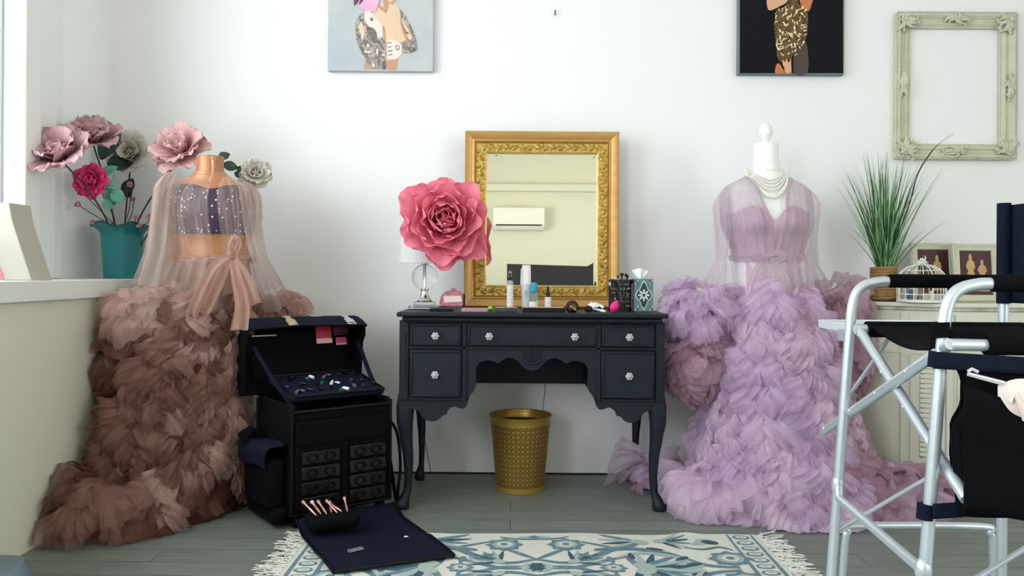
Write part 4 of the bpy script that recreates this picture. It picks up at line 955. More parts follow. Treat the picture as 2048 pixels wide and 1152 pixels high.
# ---- pearls
nk = thing('pearl_necklace', 'white multi-strand pearl necklace round the neck of the white dress form', 'necklace', (GX, GY, zz(345)))
M_pearl = mat('pearl', '#ecebe4', .22, coat=.5)
for k in range(6):
    m = MB(); drop = .028+.016*k+rnd.uniform(-.003, .003); w_ = .066+.0045*k; n = int((2*w_*.9+1.6*drop)/.0078)
    for i in range(n):
        a = PI*i/(n-1); x = GX-.004+w_*math.cos(a)*(1-.1*math.sin(a)); z = zz(350)+.018*abs(math.cos(a))**1.5-drop*math.sin(a)**1.1+(.004 if k % 2 else 0)
        # drape on the front of neck and chest
        hw, hd, xo = interp(TB, min(z, zz(340))); fr = -math.sqrt(max(.02, 1-min(1, abs(x-GX)/max(hw, .06))**2))*max(hd, .052)
        y = GY+fr*math.sin(a)**.3-.010-.0018*k; m.sph((x, y, z), .0043 if k != 4 else .0055, seg=8)
    m.build('pearl_strand', M_pearl, nk)
# ---- lilac gown
gown = thing('tulle_gown', 'lilac tulle gown with ruffled skirt and long floor train on the white dress form', 'gown', (GX, GY, 0))
# strapless bodice with sweetheart top
m = MB()
def corset(u, v):
    a = -PI*1.02+2*PI*u; x = math.cos(a); s = max(0, -math.sin(a))
    top = zz(433)+(zz(415)-zz(433))*math.exp(-((abs(x)-.45)/.32)**2)-(.03*math.exp(-(x/.13)**2)) if s > 0 else zz(440)
    z = zz(525)+(top-zz(525))*v; return body_pt(a, z, .006, .034)
m.grid(corset, 96, 24, us=6); m.build('corset', M_lilc, gown)
# sheer crossover bodice: two fronts, shoulders, back
def front(s):
    def fn(u, v):
        # v 0 at waist .. 1 at shoulder; u 0 at neck opening .. 1 at side seam
        z = zz(516)+(zz(352)-zz(516))*v
        xo_open = (.004+.062*v**1.1)*1.0 if v < .8 else (.004+.062*v**1.1)+.018*(v-.8)/.2
        hw, hd, xo = interp(TB, z); xs = hw*1.0; x = xo_open+(xs-xo_open)*u
        ca = max(-1, min(1, x/max(hw, .01))); a = -math.acos(ca)
        if s < 0: a = -PI-a
        p = body_pt(a, z, .012+.008*math.sin(PI*v)+.0035*math.sin(u*30+v*4)*(1-v*.6), .034); return p
    return fn
m = MB()
for s in (1, -1): m.grid(front(s), 46, 34, us=2.2, u0=s*3)
m.grid(lambda u, v: body_pt(PI*u, zz(516)+(zz(356)-zz(516))*v, .014), 40, 24, us=3); m.build('sheer_bodice', M_lilb, gown)
# rolled neckline edge
m = MB()
for s in (1, -1):
    f = front(s); m.tube([f(.0, v/24)+Vector((0, -.003, 0)) for v in range(25)], [.009-.004*v/24 for v in range(25)], 8, flat=.5)
m.build('neckline_band', M_lilb, gown)
# sleeves : narrow sheer tubes to a ruffle cuff
def sleeve(path, radii, ma, name='sleeve', par=gown, seg=26):
    pts = spline(path, 8); n = len(pts); m = MB()
    def fn(u, v):
        i = min(n-1, int(v*(n-1)+.5)); c = pts[i]; t = (pts[min(i+1, n-1)]-pts[max(i-1, 0)]).normalized()
        k = v*(len(radii)-1); j = min(int(k), len(radii)-2); r0, r1 = radii[j], radii[j+1]; q = k-j; ra, rb2 = r0[0]*(1-q)+r1[0]*q, r0[1]*(1-q)+r1[1]*q
        e1 = Vector((0, 1, 0)); e1 = (e1-t*e1.dot(t)).normalized(); e2 = t.cross(e1); a = 2*PI*u
        w_ = 1+.10*math.sin(a*6+3*noise.noise(Vector((u*3, v*2, 5))))+.05*math.sin(a*11)
        p = c+e2*(ra*w_*math.cos(a))+e1*(rb2*w_*math.sin(a)); p.y = min(p.y, -.012); p.x = max(p.x, XLOW+.012); return p
    m.grid(fn, seg*3, n-1, closeu=True, us=1.6); return m.build(name, ma, par)
q = lambda x, y, Y=GY: P(x, y, Y)
sleeve([q(1456, 376), q(1443, 410), q(1446, 460, GY-.02), q(1443, 520, GY-.03), q(1428, 575, GY-.04)], [(.010, .03), (.026, .07), (.026, .06), (.018, .04), (.045, .06)], M_lils)
sleeve([q(1606, 376), q(1622, 410), q(1618, 470, GY+.04), q(1625, 530, GY+.10), q(1645, 590, GY+.12)], [(.010, .03), (.024, .07), (.024, .06), (.022, .04), (.05, .06)], M_lils)
# waist sash and bow
def sash(par, zc, h, ma, ptf, name='sash'):
    m = MB(); m.grid(lambda u, v: ptf(2*PI*u, zc+h*(v-.5), .018+.006*math.sin(PI*v)+.002*math.sin(v*14+u*8)), 60, 8, closeu=True, us=.4); return m.build(name, ma, par)
sash(gown, zz(516), .026, M_lilb, body_pt)
def ribbon(mb, path, w_, n=6, m=0, twist=.5, tw=(1, 1)):
    pts = spline(path, n); N_ = len(pts); ph = rnd.uniform(0, 6)
    def fn(u, v):
        i = min(N_-1, int(round(v*(N_-1)))); c = pts[i]; t = (pts[min(i+1, N_-1)]-pts[max(i-1, 0)]).normalized()
        e = Vector((0, -1, 0)); e = (e-t*e.dot(t)); e = e.normalized() if e.length > 1e-3 else Vector((1, 0, 0)); s = t.cross(e); a = twist*math.sin(v*3+ph)
        s2 = s*math.cos(a)+e*math.sin(a); ww = w_*(tw[0]+(tw[1]-tw[0])*v)
        return c+s2*((u-.5)*ww)+e*(.12*ww*math.sin(u*9+ph+v*2))
    mb.grid(fn, 10, N_-1, m=m, us=.3)
yb_ = GY-.135
m = MB(); m.sph(q(1533, 514, yb_), .014, (1.1, .7, .9), 14)
ribbon(m, [q(1533, 514, yb_), q(1512, 506, yb_-.02), q(1500, 512, yb_-.025), q(1514, 520, yb_-.01), q(1533, 516, yb_)], .018)
ribbon(m, [q(1533, 514, yb_), q(1556, 504, yb_-.02), q(1568, 512, yb_-.025), q(1552, 521, yb_-.01), q(1533, 516, yb_)], .020)
ribbon(m, [q(1531, 516, yb_), q(1516, 540, yb_-.02), q(1506, 565, yb_-.03), q(1496, 592, yb_-.05)], .024, tw=(.6, 1.3))
ribbon(m, [q(1536, 516, yb_), q(1556, 535, yb_-.02), q(1570, 552, yb_-.03), q(1578, 585, yb_-.05)], .026, tw=(.6, 1.4))
ribbon(m, [q(1533, 518, yb_-.01), q(1532, 538, yb_-.02), q(1534, 556, yb_-.02)], .012)
m.build('bow', M_lilb, gown)
# skirt core: silhouette of the gown by pixel rows
SK = [(P(1530, y, GY).z, (P(xr, y, GY).x-P(xl, y, GY).x)/2, (P(xr, y, GY).x+P(xl, y, GY).x)/2, d) for y, xl, xr, d in
      ((512, 1470, 1602, .09), (540, 1470, 1603, .11), (580, 1472, 1608, .13), (620, 1475, 1615, .15), (680, 1470, 1628, .18), (740, 1460, 1642, .21), (800, 1447, 1660, .24), (860, 1430, 1682, .27), (920, 1410, 1708, .30), (990, 1390, 1735, .33))][::-1]
def skirt_pt(a, z, off=0):
    hw, cx, d = interp(SK, z); bk_ = min(d, -GY-.05) if math.sin(a) > 0 else d
    return Vector((cx+(hw+off)*math.cos(a), GY+(bk_+off)*math.sin(a), z))
m = MB(); m.grid(lambda u, v: skirt_pt(2*PI*u, zz(512)*v+.02*(1-v), .008*math.sin(u*2*PI*14+math.sin(v*5))*(1-v*.6)-.01), 180, 30, closeu=True, us=6); m.build('underskirt', M_lil2, gown)
# sheer overskirt from the waist, long smooth panel at the right
m = MB()
def over(u, v):
    a = -PI*.03-PI*.94*u; z = zz(516)+(zz(650)-zz(516))*v; p = skirt_pt(a, z, .02+.010*math.sin(u*60+v*3)*(.3+v)); return p
m.grid(over, 120, 16, us=4)
def panel(u, v):
    top = q(1588+u*22, 520, GY-.12+u*.08); bot = q(1650+u*125, 890+u*80, GY-.22+.1*u)
    p = top.lerp(bot, v); p.y -= .10*math.sin(PI*v*.8)*(1-u)+.012*math.sin(u*14+v*3); p.x -= .05*math.sin(PI*v)*(1-u); p.z = max(.01, p.z); return p
m.grid(panel, 30, 30, us=1)
m.build('sheer_overskirt', M_lils, gown)
# ruffles
def ruffles(par, name, mats, samples):
    m = MB()
    for (p, n, d, R, W0, sp, fo, am, li, mi) in samples: flounce(m, p, n, d, R, W0, sp, fo, am, li, mi)
    o = m.build(name, mats, par, angle=0); return o
S1 = []
def nrm(a): return Vector((math.cos(a), math.sin(a), .0))
z = zz(985)
row = 0
while z > .0:
    break
rows = [zz(y) for y in range(985, 598, -26)]
for ri, z in enumerate(rows):
    hw, cx, d_ = interp(SK, z); full = z < zz(640)
    for k in range(26):
        a = -PI*(k+.5*(ri % 2)+rnd.uniform(-.3, .3))/23+PI*.07
        frac = math.cos(a)      # -1 left .. 1 right
        xpx = 1024+(skirt_pt(a, z).x)*F/(skirt_pt(a, z).y-CAMY)
        if z > zz(640) and not (1455 < xpx < 1625): continue
        if z > zz(760) and xpx > 1655: continue
        if math.sin(a) > -.12 and rnd.random() < .4: continue
        p = skirt_pt(a, z, -.005)+Vector((0, 0, .05)); n = nrm(a)+Vector((0, 0, .15))
        if rnd.random() < .28: continue
        side = rnd.uniform(-1.5, 1.5)
        d = Vector((-math.sin(a)*side+.15*math.cos(a), math.cos(a)*side, -1))
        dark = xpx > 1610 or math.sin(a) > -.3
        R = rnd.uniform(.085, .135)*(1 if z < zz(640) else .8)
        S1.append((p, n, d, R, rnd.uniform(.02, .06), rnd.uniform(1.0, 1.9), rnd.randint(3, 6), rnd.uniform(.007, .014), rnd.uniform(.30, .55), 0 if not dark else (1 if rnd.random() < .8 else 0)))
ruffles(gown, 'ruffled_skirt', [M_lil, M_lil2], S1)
# front cascades: long diagonal falls
S1 = []
for (x0, y0, x1, y1, n_) in ((1560, 590, 1480, 730, 9), (1530, 610, 1450, 860, 13), (1580, 600, 1600, 800, 12), (1600, 640, 1640, 900, 13), (1545, 660, 1530, 930, 14), (1470, 720, 1420, 960, 12), (1500, 760, 1480, 1000, 12), (1620, 880, 1640, 1010, 8), (1590, 820, 1590, 1000, 9), (1450, 840, 1390, 990, 9)):
    for k in range(n_):
        t = k/(n_-1); x, y = x0+(x1-x0)*t+rnd.uniform(-8, 8), y0+(y1-y0)*t
        Yg = GY
        z = zz(y); hw, cx, d_ = interp(SK, z); X = P(x, y, GY-d_).x; c_ = max(-.97, min(.97, (X-cx)/hw)); a = -math.acos(c_)
        p = skirt_pt(a, z, .018)
        S1.append((p+Vector((0, 0, .03)), nrm(a)+Vector((0, 0, .2)), Vector((rnd.uniform(-1.2, 1.2), 0, -1)), rnd.uniform(.09, .13), rnd.uniform(.015, .04), rnd.uniform(.9, 1.6), rnd.randint(3, 5), rnd.uniform(.008, .015), rnd.uniform(.45, .7), 0))
ruffles(gown, 'ruffle_cascade', [M_lil, M_lil2], S1)
# floor hem and train
def mound(par, name, mats, spots, n, R=(.08, .14), seed=1, pick=None, am=(.008, .016)):
    """gathered net heaped on the floor; spots (x, y, rx, ry, h)"""
    r = random.Random(seed); m = MB(); tot = sum(s[2]*s[3] for s in spots)
    for (cx, cy, rx, ry, h) in spots:
        k_n = max(4, int(n*rx*ry/tot))
        m.grid(lambda u, v: Vector((max(XLOW+.02, cx+rx*.8*v*math.cos(2*PI*u)), min(-.02, cy+ry*.8*v*math.sin(2*PI*u)), .004+h*.75*math.sqrt(max(0, 1-v*v)))), 24, 6, closeu=True, m=len(mats)-1)
        for k in range(k_n):
            rr = math.sqrt((k+.5)/k_n)*.9; a = k*2.39996+r.uniform(-.3, .3)
            x, y = cx+rx*rr*math.cos(a), cy+ry*rr*math.sin(a); z = h*math.sqrt(max(0, 1-rr*rr))
            n_ = Vector((rr*math.cos(a)/rx*h, rr*math.sin(a)/ry*h, .9)).normalized()
            d = Vector((math.cos(a)+r.uniform(-1, 1), math.sin(a)+r.uniform(-1, 1), -.35))
            mi = 0 if pick is None else pick(x, y, r)
            flounce(m, (x, y, z), n_, d, r.uniform(*R), r.uniform(.02, .07), r.uniform(1.2, 2.4), r.randint(3, 6), r.uniform(*am), r.uniform(.25, .6), mi)
    return m.build(name, mats, par, angle=0)
fl = lambda px, py: Vector(((px-1024)*(EYE*F/(py-545))/F, CAMY+EYE*F/(py-545), 0))
tr_ = []
for px, py, rx, ry, h in ((1292, 968, .045, .04, .13), (1312, 972, .06, .04, .10), (1352, 978, .08, .05, .09), (1408, 1000, .10, .08, .13), (1440, 1018, .13, .10, .15), (1490, 1022, .10, .09, .14), (1560, 1000, .08, .12, .08), (1610, 1022, .12, .10, .16), (1665, 1035, .08, .08, .13), (1690, 1012, .14, .12, .15), (1755, 1010, .14, .12, .13), (1815, 1005, .12, .12, .12), (1850, 1000, .07, .08, .05)):
    g = fl(px, py); tr_.append((g.x, min(g.y, -.12), rx, ry, h))
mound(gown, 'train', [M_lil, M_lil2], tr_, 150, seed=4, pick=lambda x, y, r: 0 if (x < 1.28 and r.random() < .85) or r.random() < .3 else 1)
# sleeve cuffs
def puff(par, ctr, rad, n, mats, seed, down=.8, R=(.08, .13), pick=None, am=(.006, .012)):
    r = random.Random(seed); m = MB(); c = Vector(ctr)
    m.sph(c, 1, (rad[0]*.7, rad[1]*.7, rad[2]*.8), 16, len(mats)-1)
    for k in range(n):
        zz_ = 1-2*(k+.5)/n; rr = math.sqrt(1-zz_*zz_); a = k*2.39996+r.uniform(-.2, .2)
        n_ = Vector((rr*math.cos(a), rr*math.sin(a), zz_)); p = c+Vector((n_.x*rad[0]*.72, n_.y*rad[1]*.72, n_.z*rad[2]*.8+.03))
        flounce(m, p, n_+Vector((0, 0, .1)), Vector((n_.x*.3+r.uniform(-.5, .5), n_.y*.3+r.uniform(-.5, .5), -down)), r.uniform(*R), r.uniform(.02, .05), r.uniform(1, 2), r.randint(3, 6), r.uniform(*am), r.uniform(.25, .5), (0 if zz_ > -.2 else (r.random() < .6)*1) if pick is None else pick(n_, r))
    return m.build('ruffle_cuff', mats, par, angle=0)
puff(gown, q(1403, 640, GY-.03), (.105, .10, .13), 40, [M_lil, M_lil2], 7)
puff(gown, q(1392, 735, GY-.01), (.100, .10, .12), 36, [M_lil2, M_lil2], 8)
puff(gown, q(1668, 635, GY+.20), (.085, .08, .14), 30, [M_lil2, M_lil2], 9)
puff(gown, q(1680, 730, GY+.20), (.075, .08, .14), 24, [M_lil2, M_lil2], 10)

# ================================================================ LEFT: COPPER FORM, SEQUINED TOP, BROWN ROBE
M_cop = mat('copper_form', '#bd8660', .38, .2, noise_amt=.3, noise_scale=6, col2='#a5683f')
M_br = tulle('brown_rose_net', '#a98274', '#8f6a60', .82, .12, 13, fade=.5)
M_br2 = tulle('brown_net', '#80594f', '#6a473f', .82, .12, 13, fade=.5)
M_brp = tulle('blush_net', '#d6b4aa', '#c6a096', .78, .14, 13, fade=.55)
M_brs = tulle('blush_net_sheer', '#e0ccc4', '#d2bab0', .44, .12, 5)
M_brf = tulle('blush_net_fine', '#dcc8be', '#cdb4a8', .30, .14, 7)
M_brg = tulle('blush_net_gathered', '#ceaca0', '#bf998c', .74, .12, 14)
LYB = -.50; lc_ = P(425, 545, LYB); LXB = lc_.x; lz = lambda y: P(425, y, LYB).z; lp_ = F/(LYB-CAMY)
TL = [(lz(y), hw/lp_, hw/lp_*dr, xo/lp_) for y, hw, dr, xo in ((700, 78, .8, 0), (640, 80, .76, 0), (600, 78, .72, -2), (560, 75, .70, -2), (520, 74, .70, -2), (490, 74, .68, -3), (460, 82, .66, -4), (430, 88, .64, -6), (405, 88, .60, -8), (385, 84, .54, -8), (370, 70, .52, -8), (360, 50, .58, -7), (350, 34, .8, -6), (345, 30, .95, -6))]
def lbody(a, z, off=0, bust=0):
    hw, hd, xo = interp(TL, z); return Vector((LXB+xo+(hw+off)*math.cos(a), LYB+(hd+off)*math.sin(a), z))
lm = thing('dress_form', 'copper dress form with cut-off neck in the left corner under the brown tulle robe', 'mannequin', (LXB, LYB, 0))
m = MB(); m.grid(lambda u, v: lbody(2*PI*u, lz(700)+(lz(345)-lz(700))*v), 48, 60, closeu=True)
nx = LXB-6/lp_; m.lathe([(.058, lz(352)), (.053, lz(340)), (.051, lz(325)), (.0525, lz(315)), (.050, lz(313)), (.046, lz(316)), (.001, lz(317))], (nx, LYB, 0), 36); m.build('bust', M_cop, lm)
m = MB(); ys = [(321, .053), (335, .056), (350, .075), (365, .085)]
sx_ = nx+.028
m.tube([(sx_, LYB-.052, lz(322)), (sx_+.003, LYB-.056, lz(340)), (sx_+.006, LYB-.075, lz(356)), (sx_+.008, LYB-.115, lz(372))], .0035, 8)
m.sph((sx_, LYB-.056, lz(320)), .006, seg=10); m.build('neck_pin', mat('pale_copper', '#e8c2a0', .25, .8), lm)
m = MB(); m.lathe([(.012, .03), (.012, lz(700)+.02)], (LXB, LYB, 0), 12); m.lathe([(.001, .001), (.14, .001), (.14, .012), (.02, .03)], (LXB, LYB, 0), 24); m.build('stand', M_black, lm)
# sequined top
def seq_mat():
    m, nt, b = newmat('plum_sequins'); L = nt.links; b.inputs['Base Color'].default_value = lin('#32233f'); b.inputs['Roughness'].default_value = .45
    tc = N(nt, 'ShaderNodeTexCoord'); v = N(nt, 'ShaderNodeTexVoronoi', i_Scale=75.0); L.new(tc.outputs['Object'], v.inputs['Vector'])
    lt = N(nt, 'ShaderNodeMath', operation='LESS_THAN', i_1=.26); L.new(v.outputs['Distance'], lt.inputs[0])
    sp = N(nt, 'ShaderNodeSeparateColor'); L.new(v.outputs['Color'], sp.inputs[0]); gt = N(nt, 'ShaderNodeMath', operation='GREATER_THAN', i_1=.62); L.new(sp.outputs[0], gt.inputs[0])
    mu = N(nt, 'ShaderNodeMath', operation='MULTIPLY'); L.new(lt.outputs[0], mu.inputs[0]); L.new(gt.outputs[0], mu.inputs[1])
    mx = N(nt, 'ShaderNodeMix', data_type='RGBA'); L.new(mu.outputs[0], mx.inputs[0]); mx.inputs[6].default_value = lin('#32233f'); mx.inputs[7].default_value = lin('#ece4f2')  # pale dots painted into the colour as sequin glints
    L.new(mx.outputs[2], b.inputs['Base Color']); return m
m = MB(); top_ = thing('sequin_top', 'dark plum sequined crop top on the copper dress form', 'top', (LXB, LYB, lz(470)))
def topf(u, v):
    a = 2*PI*u; s = math.sin(a); zt_ = lz(372)-.02*max(0, -s)*math.exp(-((math.cos(a)-.25)/.3)**2); return lbody(a, lz(470)+(zt_-lz(470))*v, .007)
m.grid(topf, 72, 24, closeu=True); m.build('bodice', seq_mat(), top_)
# robe
robe = thing('tulle_robe', 'dusty brown tulle robe with sash and floor-length ruffles in the left corner', 'robe', (LXB, LYB, 0))
ql = lambda x, y, Y=LYB: P(x, y, Y)
# shoulder capes and front panels, open in the middle
def rfront(s, gap=.030):
    def fn(u, v):
        z = lz(516)+(lz(358)-lz(516))*v; hw, hd, xo = interp(TL, z)
        x = (gap*(1-v*.2))+(hw*1.0-gap)*u; ca = min(1, x/max(.02, hw)); a = -math.acos(ca)
        if s < 0: a = -PI-a
        return lbody(a, z, .022+.016*math.sin(PI*v)+.006*math.sin(u*18+v*5+s))+Vector((.018 if s > 0 else -.0, 0, 0))
    return fn
m = MB(); m.grid(rfront(1, .060), 50, 30, us=2.4); m.grid(rfront(-1, -.045), 56, 30, us=2.8, u0=4)
m.grid(lambda u, v: lbody(PI*u, lz(516)+(lz(362)-lz(516))*v, .03), 40, 20, us=3); m.build('sheer_bodice', M_brf, robe)
# big sheer sleeves
sleeve([ql(356, 352), ql(345, 385, LYB-.03), ql(338, 440, LYB-.05), ql(328, 510, LYB-.06), ql(315, 575, LYB-.07)], [(.018, .04), (.058, .10), (.056, .10), (.058, .09), (.078, .10)], M_brs, par=robe)
sleeve([ql(478, 362), ql(500, 395), ql(505, 450), ql(520, 520), ql(548, 600, LYB+.16)], [(.014, .03), (.036, .08), (.030, .07), (.026, .05), (.06, .07)], M_brs, par=robe)
sash(robe, lz(518), .030, M_brg, lbody)
m = MB(); yb_ = LYB-.15
m.sph(ql(462, 508, yb_-.01), .019, (.9, .8, 1.2), 14)
ribbon(m, [ql(462, 512, yb_-.01), ql(458, 492, yb_-.03), ql(466, 476, yb_-.04), ql(476, 486, yb_-.03), ql(466, 508, yb_-.01)], .030, twist=.2)
ribbon(m, [ql(460, 512, yb_-.01), ql(430, 535, yb_-.05), ql(408, 575, yb_-.07), ql(386, 622, yb_-.08), ql(388, 640, yb_-.07), ql(412, 618, yb_-.05), ql(440, 560, yb_-.03), ql(455, 520, yb_-.01)], .045, twist=.15)
ribbon(m, [ql(465, 515, yb_-.01), ql(474, 560, yb_-.05), ql(484, 610, yb_-.08), ql(478, 660, yb_-.11)], .060, tw=(.5, 1.2), twist=.2)
ribbon(m, [ql(468, 515, yb_-.01), ql(492, 560, yb_-.04), ql(505, 610, yb_-.06)], .050, tw=(.5, 1.4), twist=.2)
m.build('bow', M_brg, robe)
SL = [(lz(y), (ql(xr, y).x-ql(xl, y).x)/2, (ql(xr, y).x+ql(xl, y).x)/2, d) for y, xl, xr, d in
      ((512, 352, 498, .11), (550, 338, 504, .14), (600, 322, 500, .17), (650, 306, 462, .17), (700, 290, 450, .19), (760, 270, 448, .22), (820, 250, 450, .25), (880, 235, 455, .28), (940, 222, 460, .31), (1020, 205, 462, .34))][::-1]
def lsk(a, z, off=0):
    hw, cx, d = interp(SL, z); p = Vector((cx+(hw+off)*math.cos(a), LYB+(d+off)*math.sin(a), z)); p.x = max(p.x, XLOW+.03); return p
m = MB(); m.grid(lambda u, v: lsk(2*PI*u, lz(512)*v+.02*(1-v), .008*math.sin(u*2*PI*16+math.sin(v*5))-.012), 160, 30, closeu=True, us=6); m.build('underskirt', M_br2, robe)
m = MB(); m.grid(lambda u, v: lsk(-PI*u, lz(516)+(lz(640)-lz(516))*v, .016+.010*math.sin(u*60+v*3)*(.3+v)), 120, 14, us=5)
m.build('sheer_overskirt', M_brs, robe)
S1 = []
for ri, y in enumerate(range(1040, 628, -24)):
    z = lz(y)
    for k in range(28):
        a = -PI*(k+.5*(ri % 2)+rnd.uniform(-.3, .3))/25+PI*.05
        if math.sin(a) > -.1 and rnd.random() < .4: continue
        
        if rnd.random() < .28: continue
        side = rnd.uniform(-1.5, 1.5); d = Vector((-math.sin(a)*side-.25, math.cos(a)*side, -1)); c_ = math.cos(a)
        h = rnd.random(); band_ = noise.noise(Vector((a*2.2, z*2.5, 4)))
        mi = 0 if band_ > .05 else 1
        if c_ > .0 and y < 860 and h < .45: mi = 2
        if z > lz(700) and h < .4: mi = 2
        S1.append((lsk(a, z, -.005)+Vector((0, 0, .05)), nrm(a)+Vector((0, 0, .15)), d, rnd.uniform(.08, .135), rnd.uniform(.02, .06), rnd.uniform(1.0, 1.9), rnd.randint(3, 6), rnd.uniform(.006, .013), rnd.uniform(.28, .5), mi))
ruffles(robe, 'ruffled_skirt', [M_br, M_br2, M_brp], S1)
S1 = []
for (x0, y0, x1, y1, n_) in ((345, 690, 230, 900, 11), (400, 720, 330, 980, 12), (440, 680, 420, 900, 11), (465, 640, 450, 930, 12), (430, 800, 260, 1020, 12), (300, 820, 180, 1010, 11)):
    for k in range(n_):
        t = k/(n_-1); x, y = x0+(x1-x0)*t+rnd.uniform(-8, 8), y0+(y1-y0)*t; z = lz(y); hw, cx, d_ = interp(SL, z); X = ql(x, y, LYB-d_).x
        a = -math.acos(max(-.98, min(.98, (X-cx)/hw)))
        S1.append((lsk(a, z, .018)+Vector((0, 0, .03)), nrm(a)+Vector((0, 0, .2)), Vector((rnd.uniform(-1.3, .9), 0, -1)), rnd.uniform(.09, .13), rnd.uniform(.015, .04), rnd.uniform(.9, 1.6), rnd.randint(3, 5), rnd.uniform(.008, .014), rnd.uniform(.45, .7), 2 if x0 > 420 else 0))
ruffles(robe, 'ruffle_cascade', [M_br, M_br2, M_brp], S1)
tr_ = []
for px, py, rx, ry, h in ((165, 1055, .08, .10, .12), (215, 1065, .14, .13, .20), (180, 1010, .10, .14, .26), (285, 1050, .13, .12, .16), (345, 1030, .11, .09, .13), (400, 1012, .09, .08, .11), (240, 985, .14, .12, .32)):
    g = fl(px, py); tr_.append((g.x, g.y, rx, ry, h))
mound(robe, 'train', [M_br, M_br2], tr_, 110, seed=14, pick=lambda x, y, r: 0 if r.random() < .65 else 1)
def pk(n_, r): return 2 if n_.z > .05 else (0 if n_.z > -.45 or r.random() < .4 else 1)
puff(robe, ql(300, 650, LYB-.10), (.13, .13, .14), 50, [M_br, M_br2, M_brp, M_br2], 21, pick=pk)
puff(robe, ql(262, 745, LYB-.08), (.11, .11, .13), 40, [M_br, M_br2, M_br2], 22, pick=lambda n_, r: 0 if r.random() < .55 else 1)
puff(robe, ql(545, 628, LYB+.28), (.10, .09, .07), 30, [M_brp, M_br, M_br], 23, pick=lambda n_, r: 0 if n_.z > -.3 else 1)
# fine sheer veil over the top of the big cuff
m = MB(); c = ql(305, 640, LYB-.10)
m.grid(lambda u, v: c+Vector((.150*math.cos(2*PI*u)*math.sin(PI*.5*v)*(1+.05*math.sin(u*60)), .150*math.sin(2*PI*u)*math.sin(PI*.5*v), .165*math.cos(PI*.5*v)-.02)), 90, 14, closeu=True, us=3); m.build('cuff_veil', M_brs, robe)
# ================================================================ TROLLEY CASE
M_cor = mat('black_nylon', '#08090c', .8, bump=.35, bump_scale=260, spec=.12); M_cor2 = mat('navy_nylon', '#12172a', .85, bump=.35, bump_scale=260, spec=.15)
M_edge = mat('black_piping', '#060608', .5, spec=.25); M_clear = mat('clear_pvc', '#141418', .15, spec=.4)
A_ = Vector((-.785, -.83, 0)); CA = math.radians(38)
case = thing('trolley_case', 'open black makeup trolley case with raised lid in front of the brown robe', 'suitcase', A_, (0, 0, CA)); CW = WM[case.name]
W_c, D_c, H_c = .40, .33, .445
def cm(mb): mb.v = [CW @ v for v in mb.v]; return mb
m = MB(); t_ = .014
m.box(0, W_c, 0, t_, .045, H_c-.03); m.box(0, W_c, D_c-t_, D_c, .045, H_c); m.box(0, t_, 0, D_c, .045, H_c); m.box(W_c-t_, W_c, 0, D_c, .045, H_c); m.box(0, W_c, 0, D_c, .045, .06)
cm(m).build('body', [M_cor], case, bevel=.006)
m = MB(); m.box(.012, W_c-.012, .012, D_c-.012, .06, .40); cm(m).build('inner_tray', M_black, case, bevel=.01)
m = MB()
for x in (0, W_c):
    for y in (0, D_c): m.tube([(x, y, .05), (x, y, H_c-.01)], .007, 8)
for z in (.05, H_c): m.tube([(0, 0, z-(.025 if z > .1 else 0)), (W_c, 0, z-(.025 if z > .1 else 0)), (W_c, D_c, z), (0, D_c, z)], .006, 8, closed=True)
cm(m).build('piping', M_edge, case)
# wheels
for x in (.03, W_c-.03):
    m = MB(); m.cyl((x-.014, D_c-.01, .038), (x+.014, D_c-.01, .038), .036, seg=28); cm(m).build('wheel', M_edge, case, bevel=.004)
for x in (.03, W_c-.03):
    m = MB(); m.box(x-.015, x+.015, .01, .04, .0, .05); cm(m).build('foot', M_edge, case, bevel=.004)
# front panel with two columns of window pockets holding round pans
m = MB(); m.box(.012, W_c-.012, -.012, 0, .06, .385); m.box(.012, W_c-.012, -.018, 0, .30, .385); cm(m).build('front_panel', M_cor, case, bevel=.004)
for cx in (.105, .295):
    for r_ in range(4):
        z = .088+r_*.055
        m = MB(); m.box(cx-.075, cx+.075, -.022, -.012, z-.022, z+.024); o = cm(m).build('pocket', M_clear, case, bevel=.003)
        for k in (-1, 1):
            m = MB(); c = Vector((cx+k*.034, -.026, z)); m.tube([CW.inverted() @ (CW @ (c+Vector((.018*math.cos(q_), 0, .015*math.sin(q_))))) for q_ in [2*PI*i/18 for i in range(18)]], .0035, 6, closed=True)
            cm(m).build('pocket_rim', M_edge, o)
m = MB(); m.box(.19, .21, -.020, -.010, .07, .30); cm(m).build('centre_strip', M_cor, case, bevel=.003)
# side pouch on the left, with flap and curled top
m = MB(); m.prism([(-.075, y, z) for y, z in ((.05, .07), (.28, .07), (.29, .25), (.04, .25))], (.075, 0, 0)); cm(m).build('side_pouch', M_cor, case, bevel=.018, bseg=3)
m = MB(); m.grid(lambda u, v: Vector((-.002-.085*math.sin(min(1, v*1.6)*PI/2), .035+.262*u, .300-.005*v-.115*max(0, v-.35)+.006*math.sin(u*7))), 20, 14); cm(m).build('pouch_flap', M_cor2, case, solid=.005)
m = MB(); m.tube([(-.01, .24, .30), (-.06, .25, .33), (-.09, .24, .315), (-.085, .23, .285)], [.022, .026, .022, .012], 12, flat=.5); cm(m).build('pouch_strap', M_cor, case)
m = MB(); m.prism([(-.055, y, z) for y, z in ((.03, .015), (.30, .015), (.31, .075), (.02, .075))], (.06, 0, 0)); cm(m).build('lower_pouch', M_cor, case, bevel=.015, bseg=3)
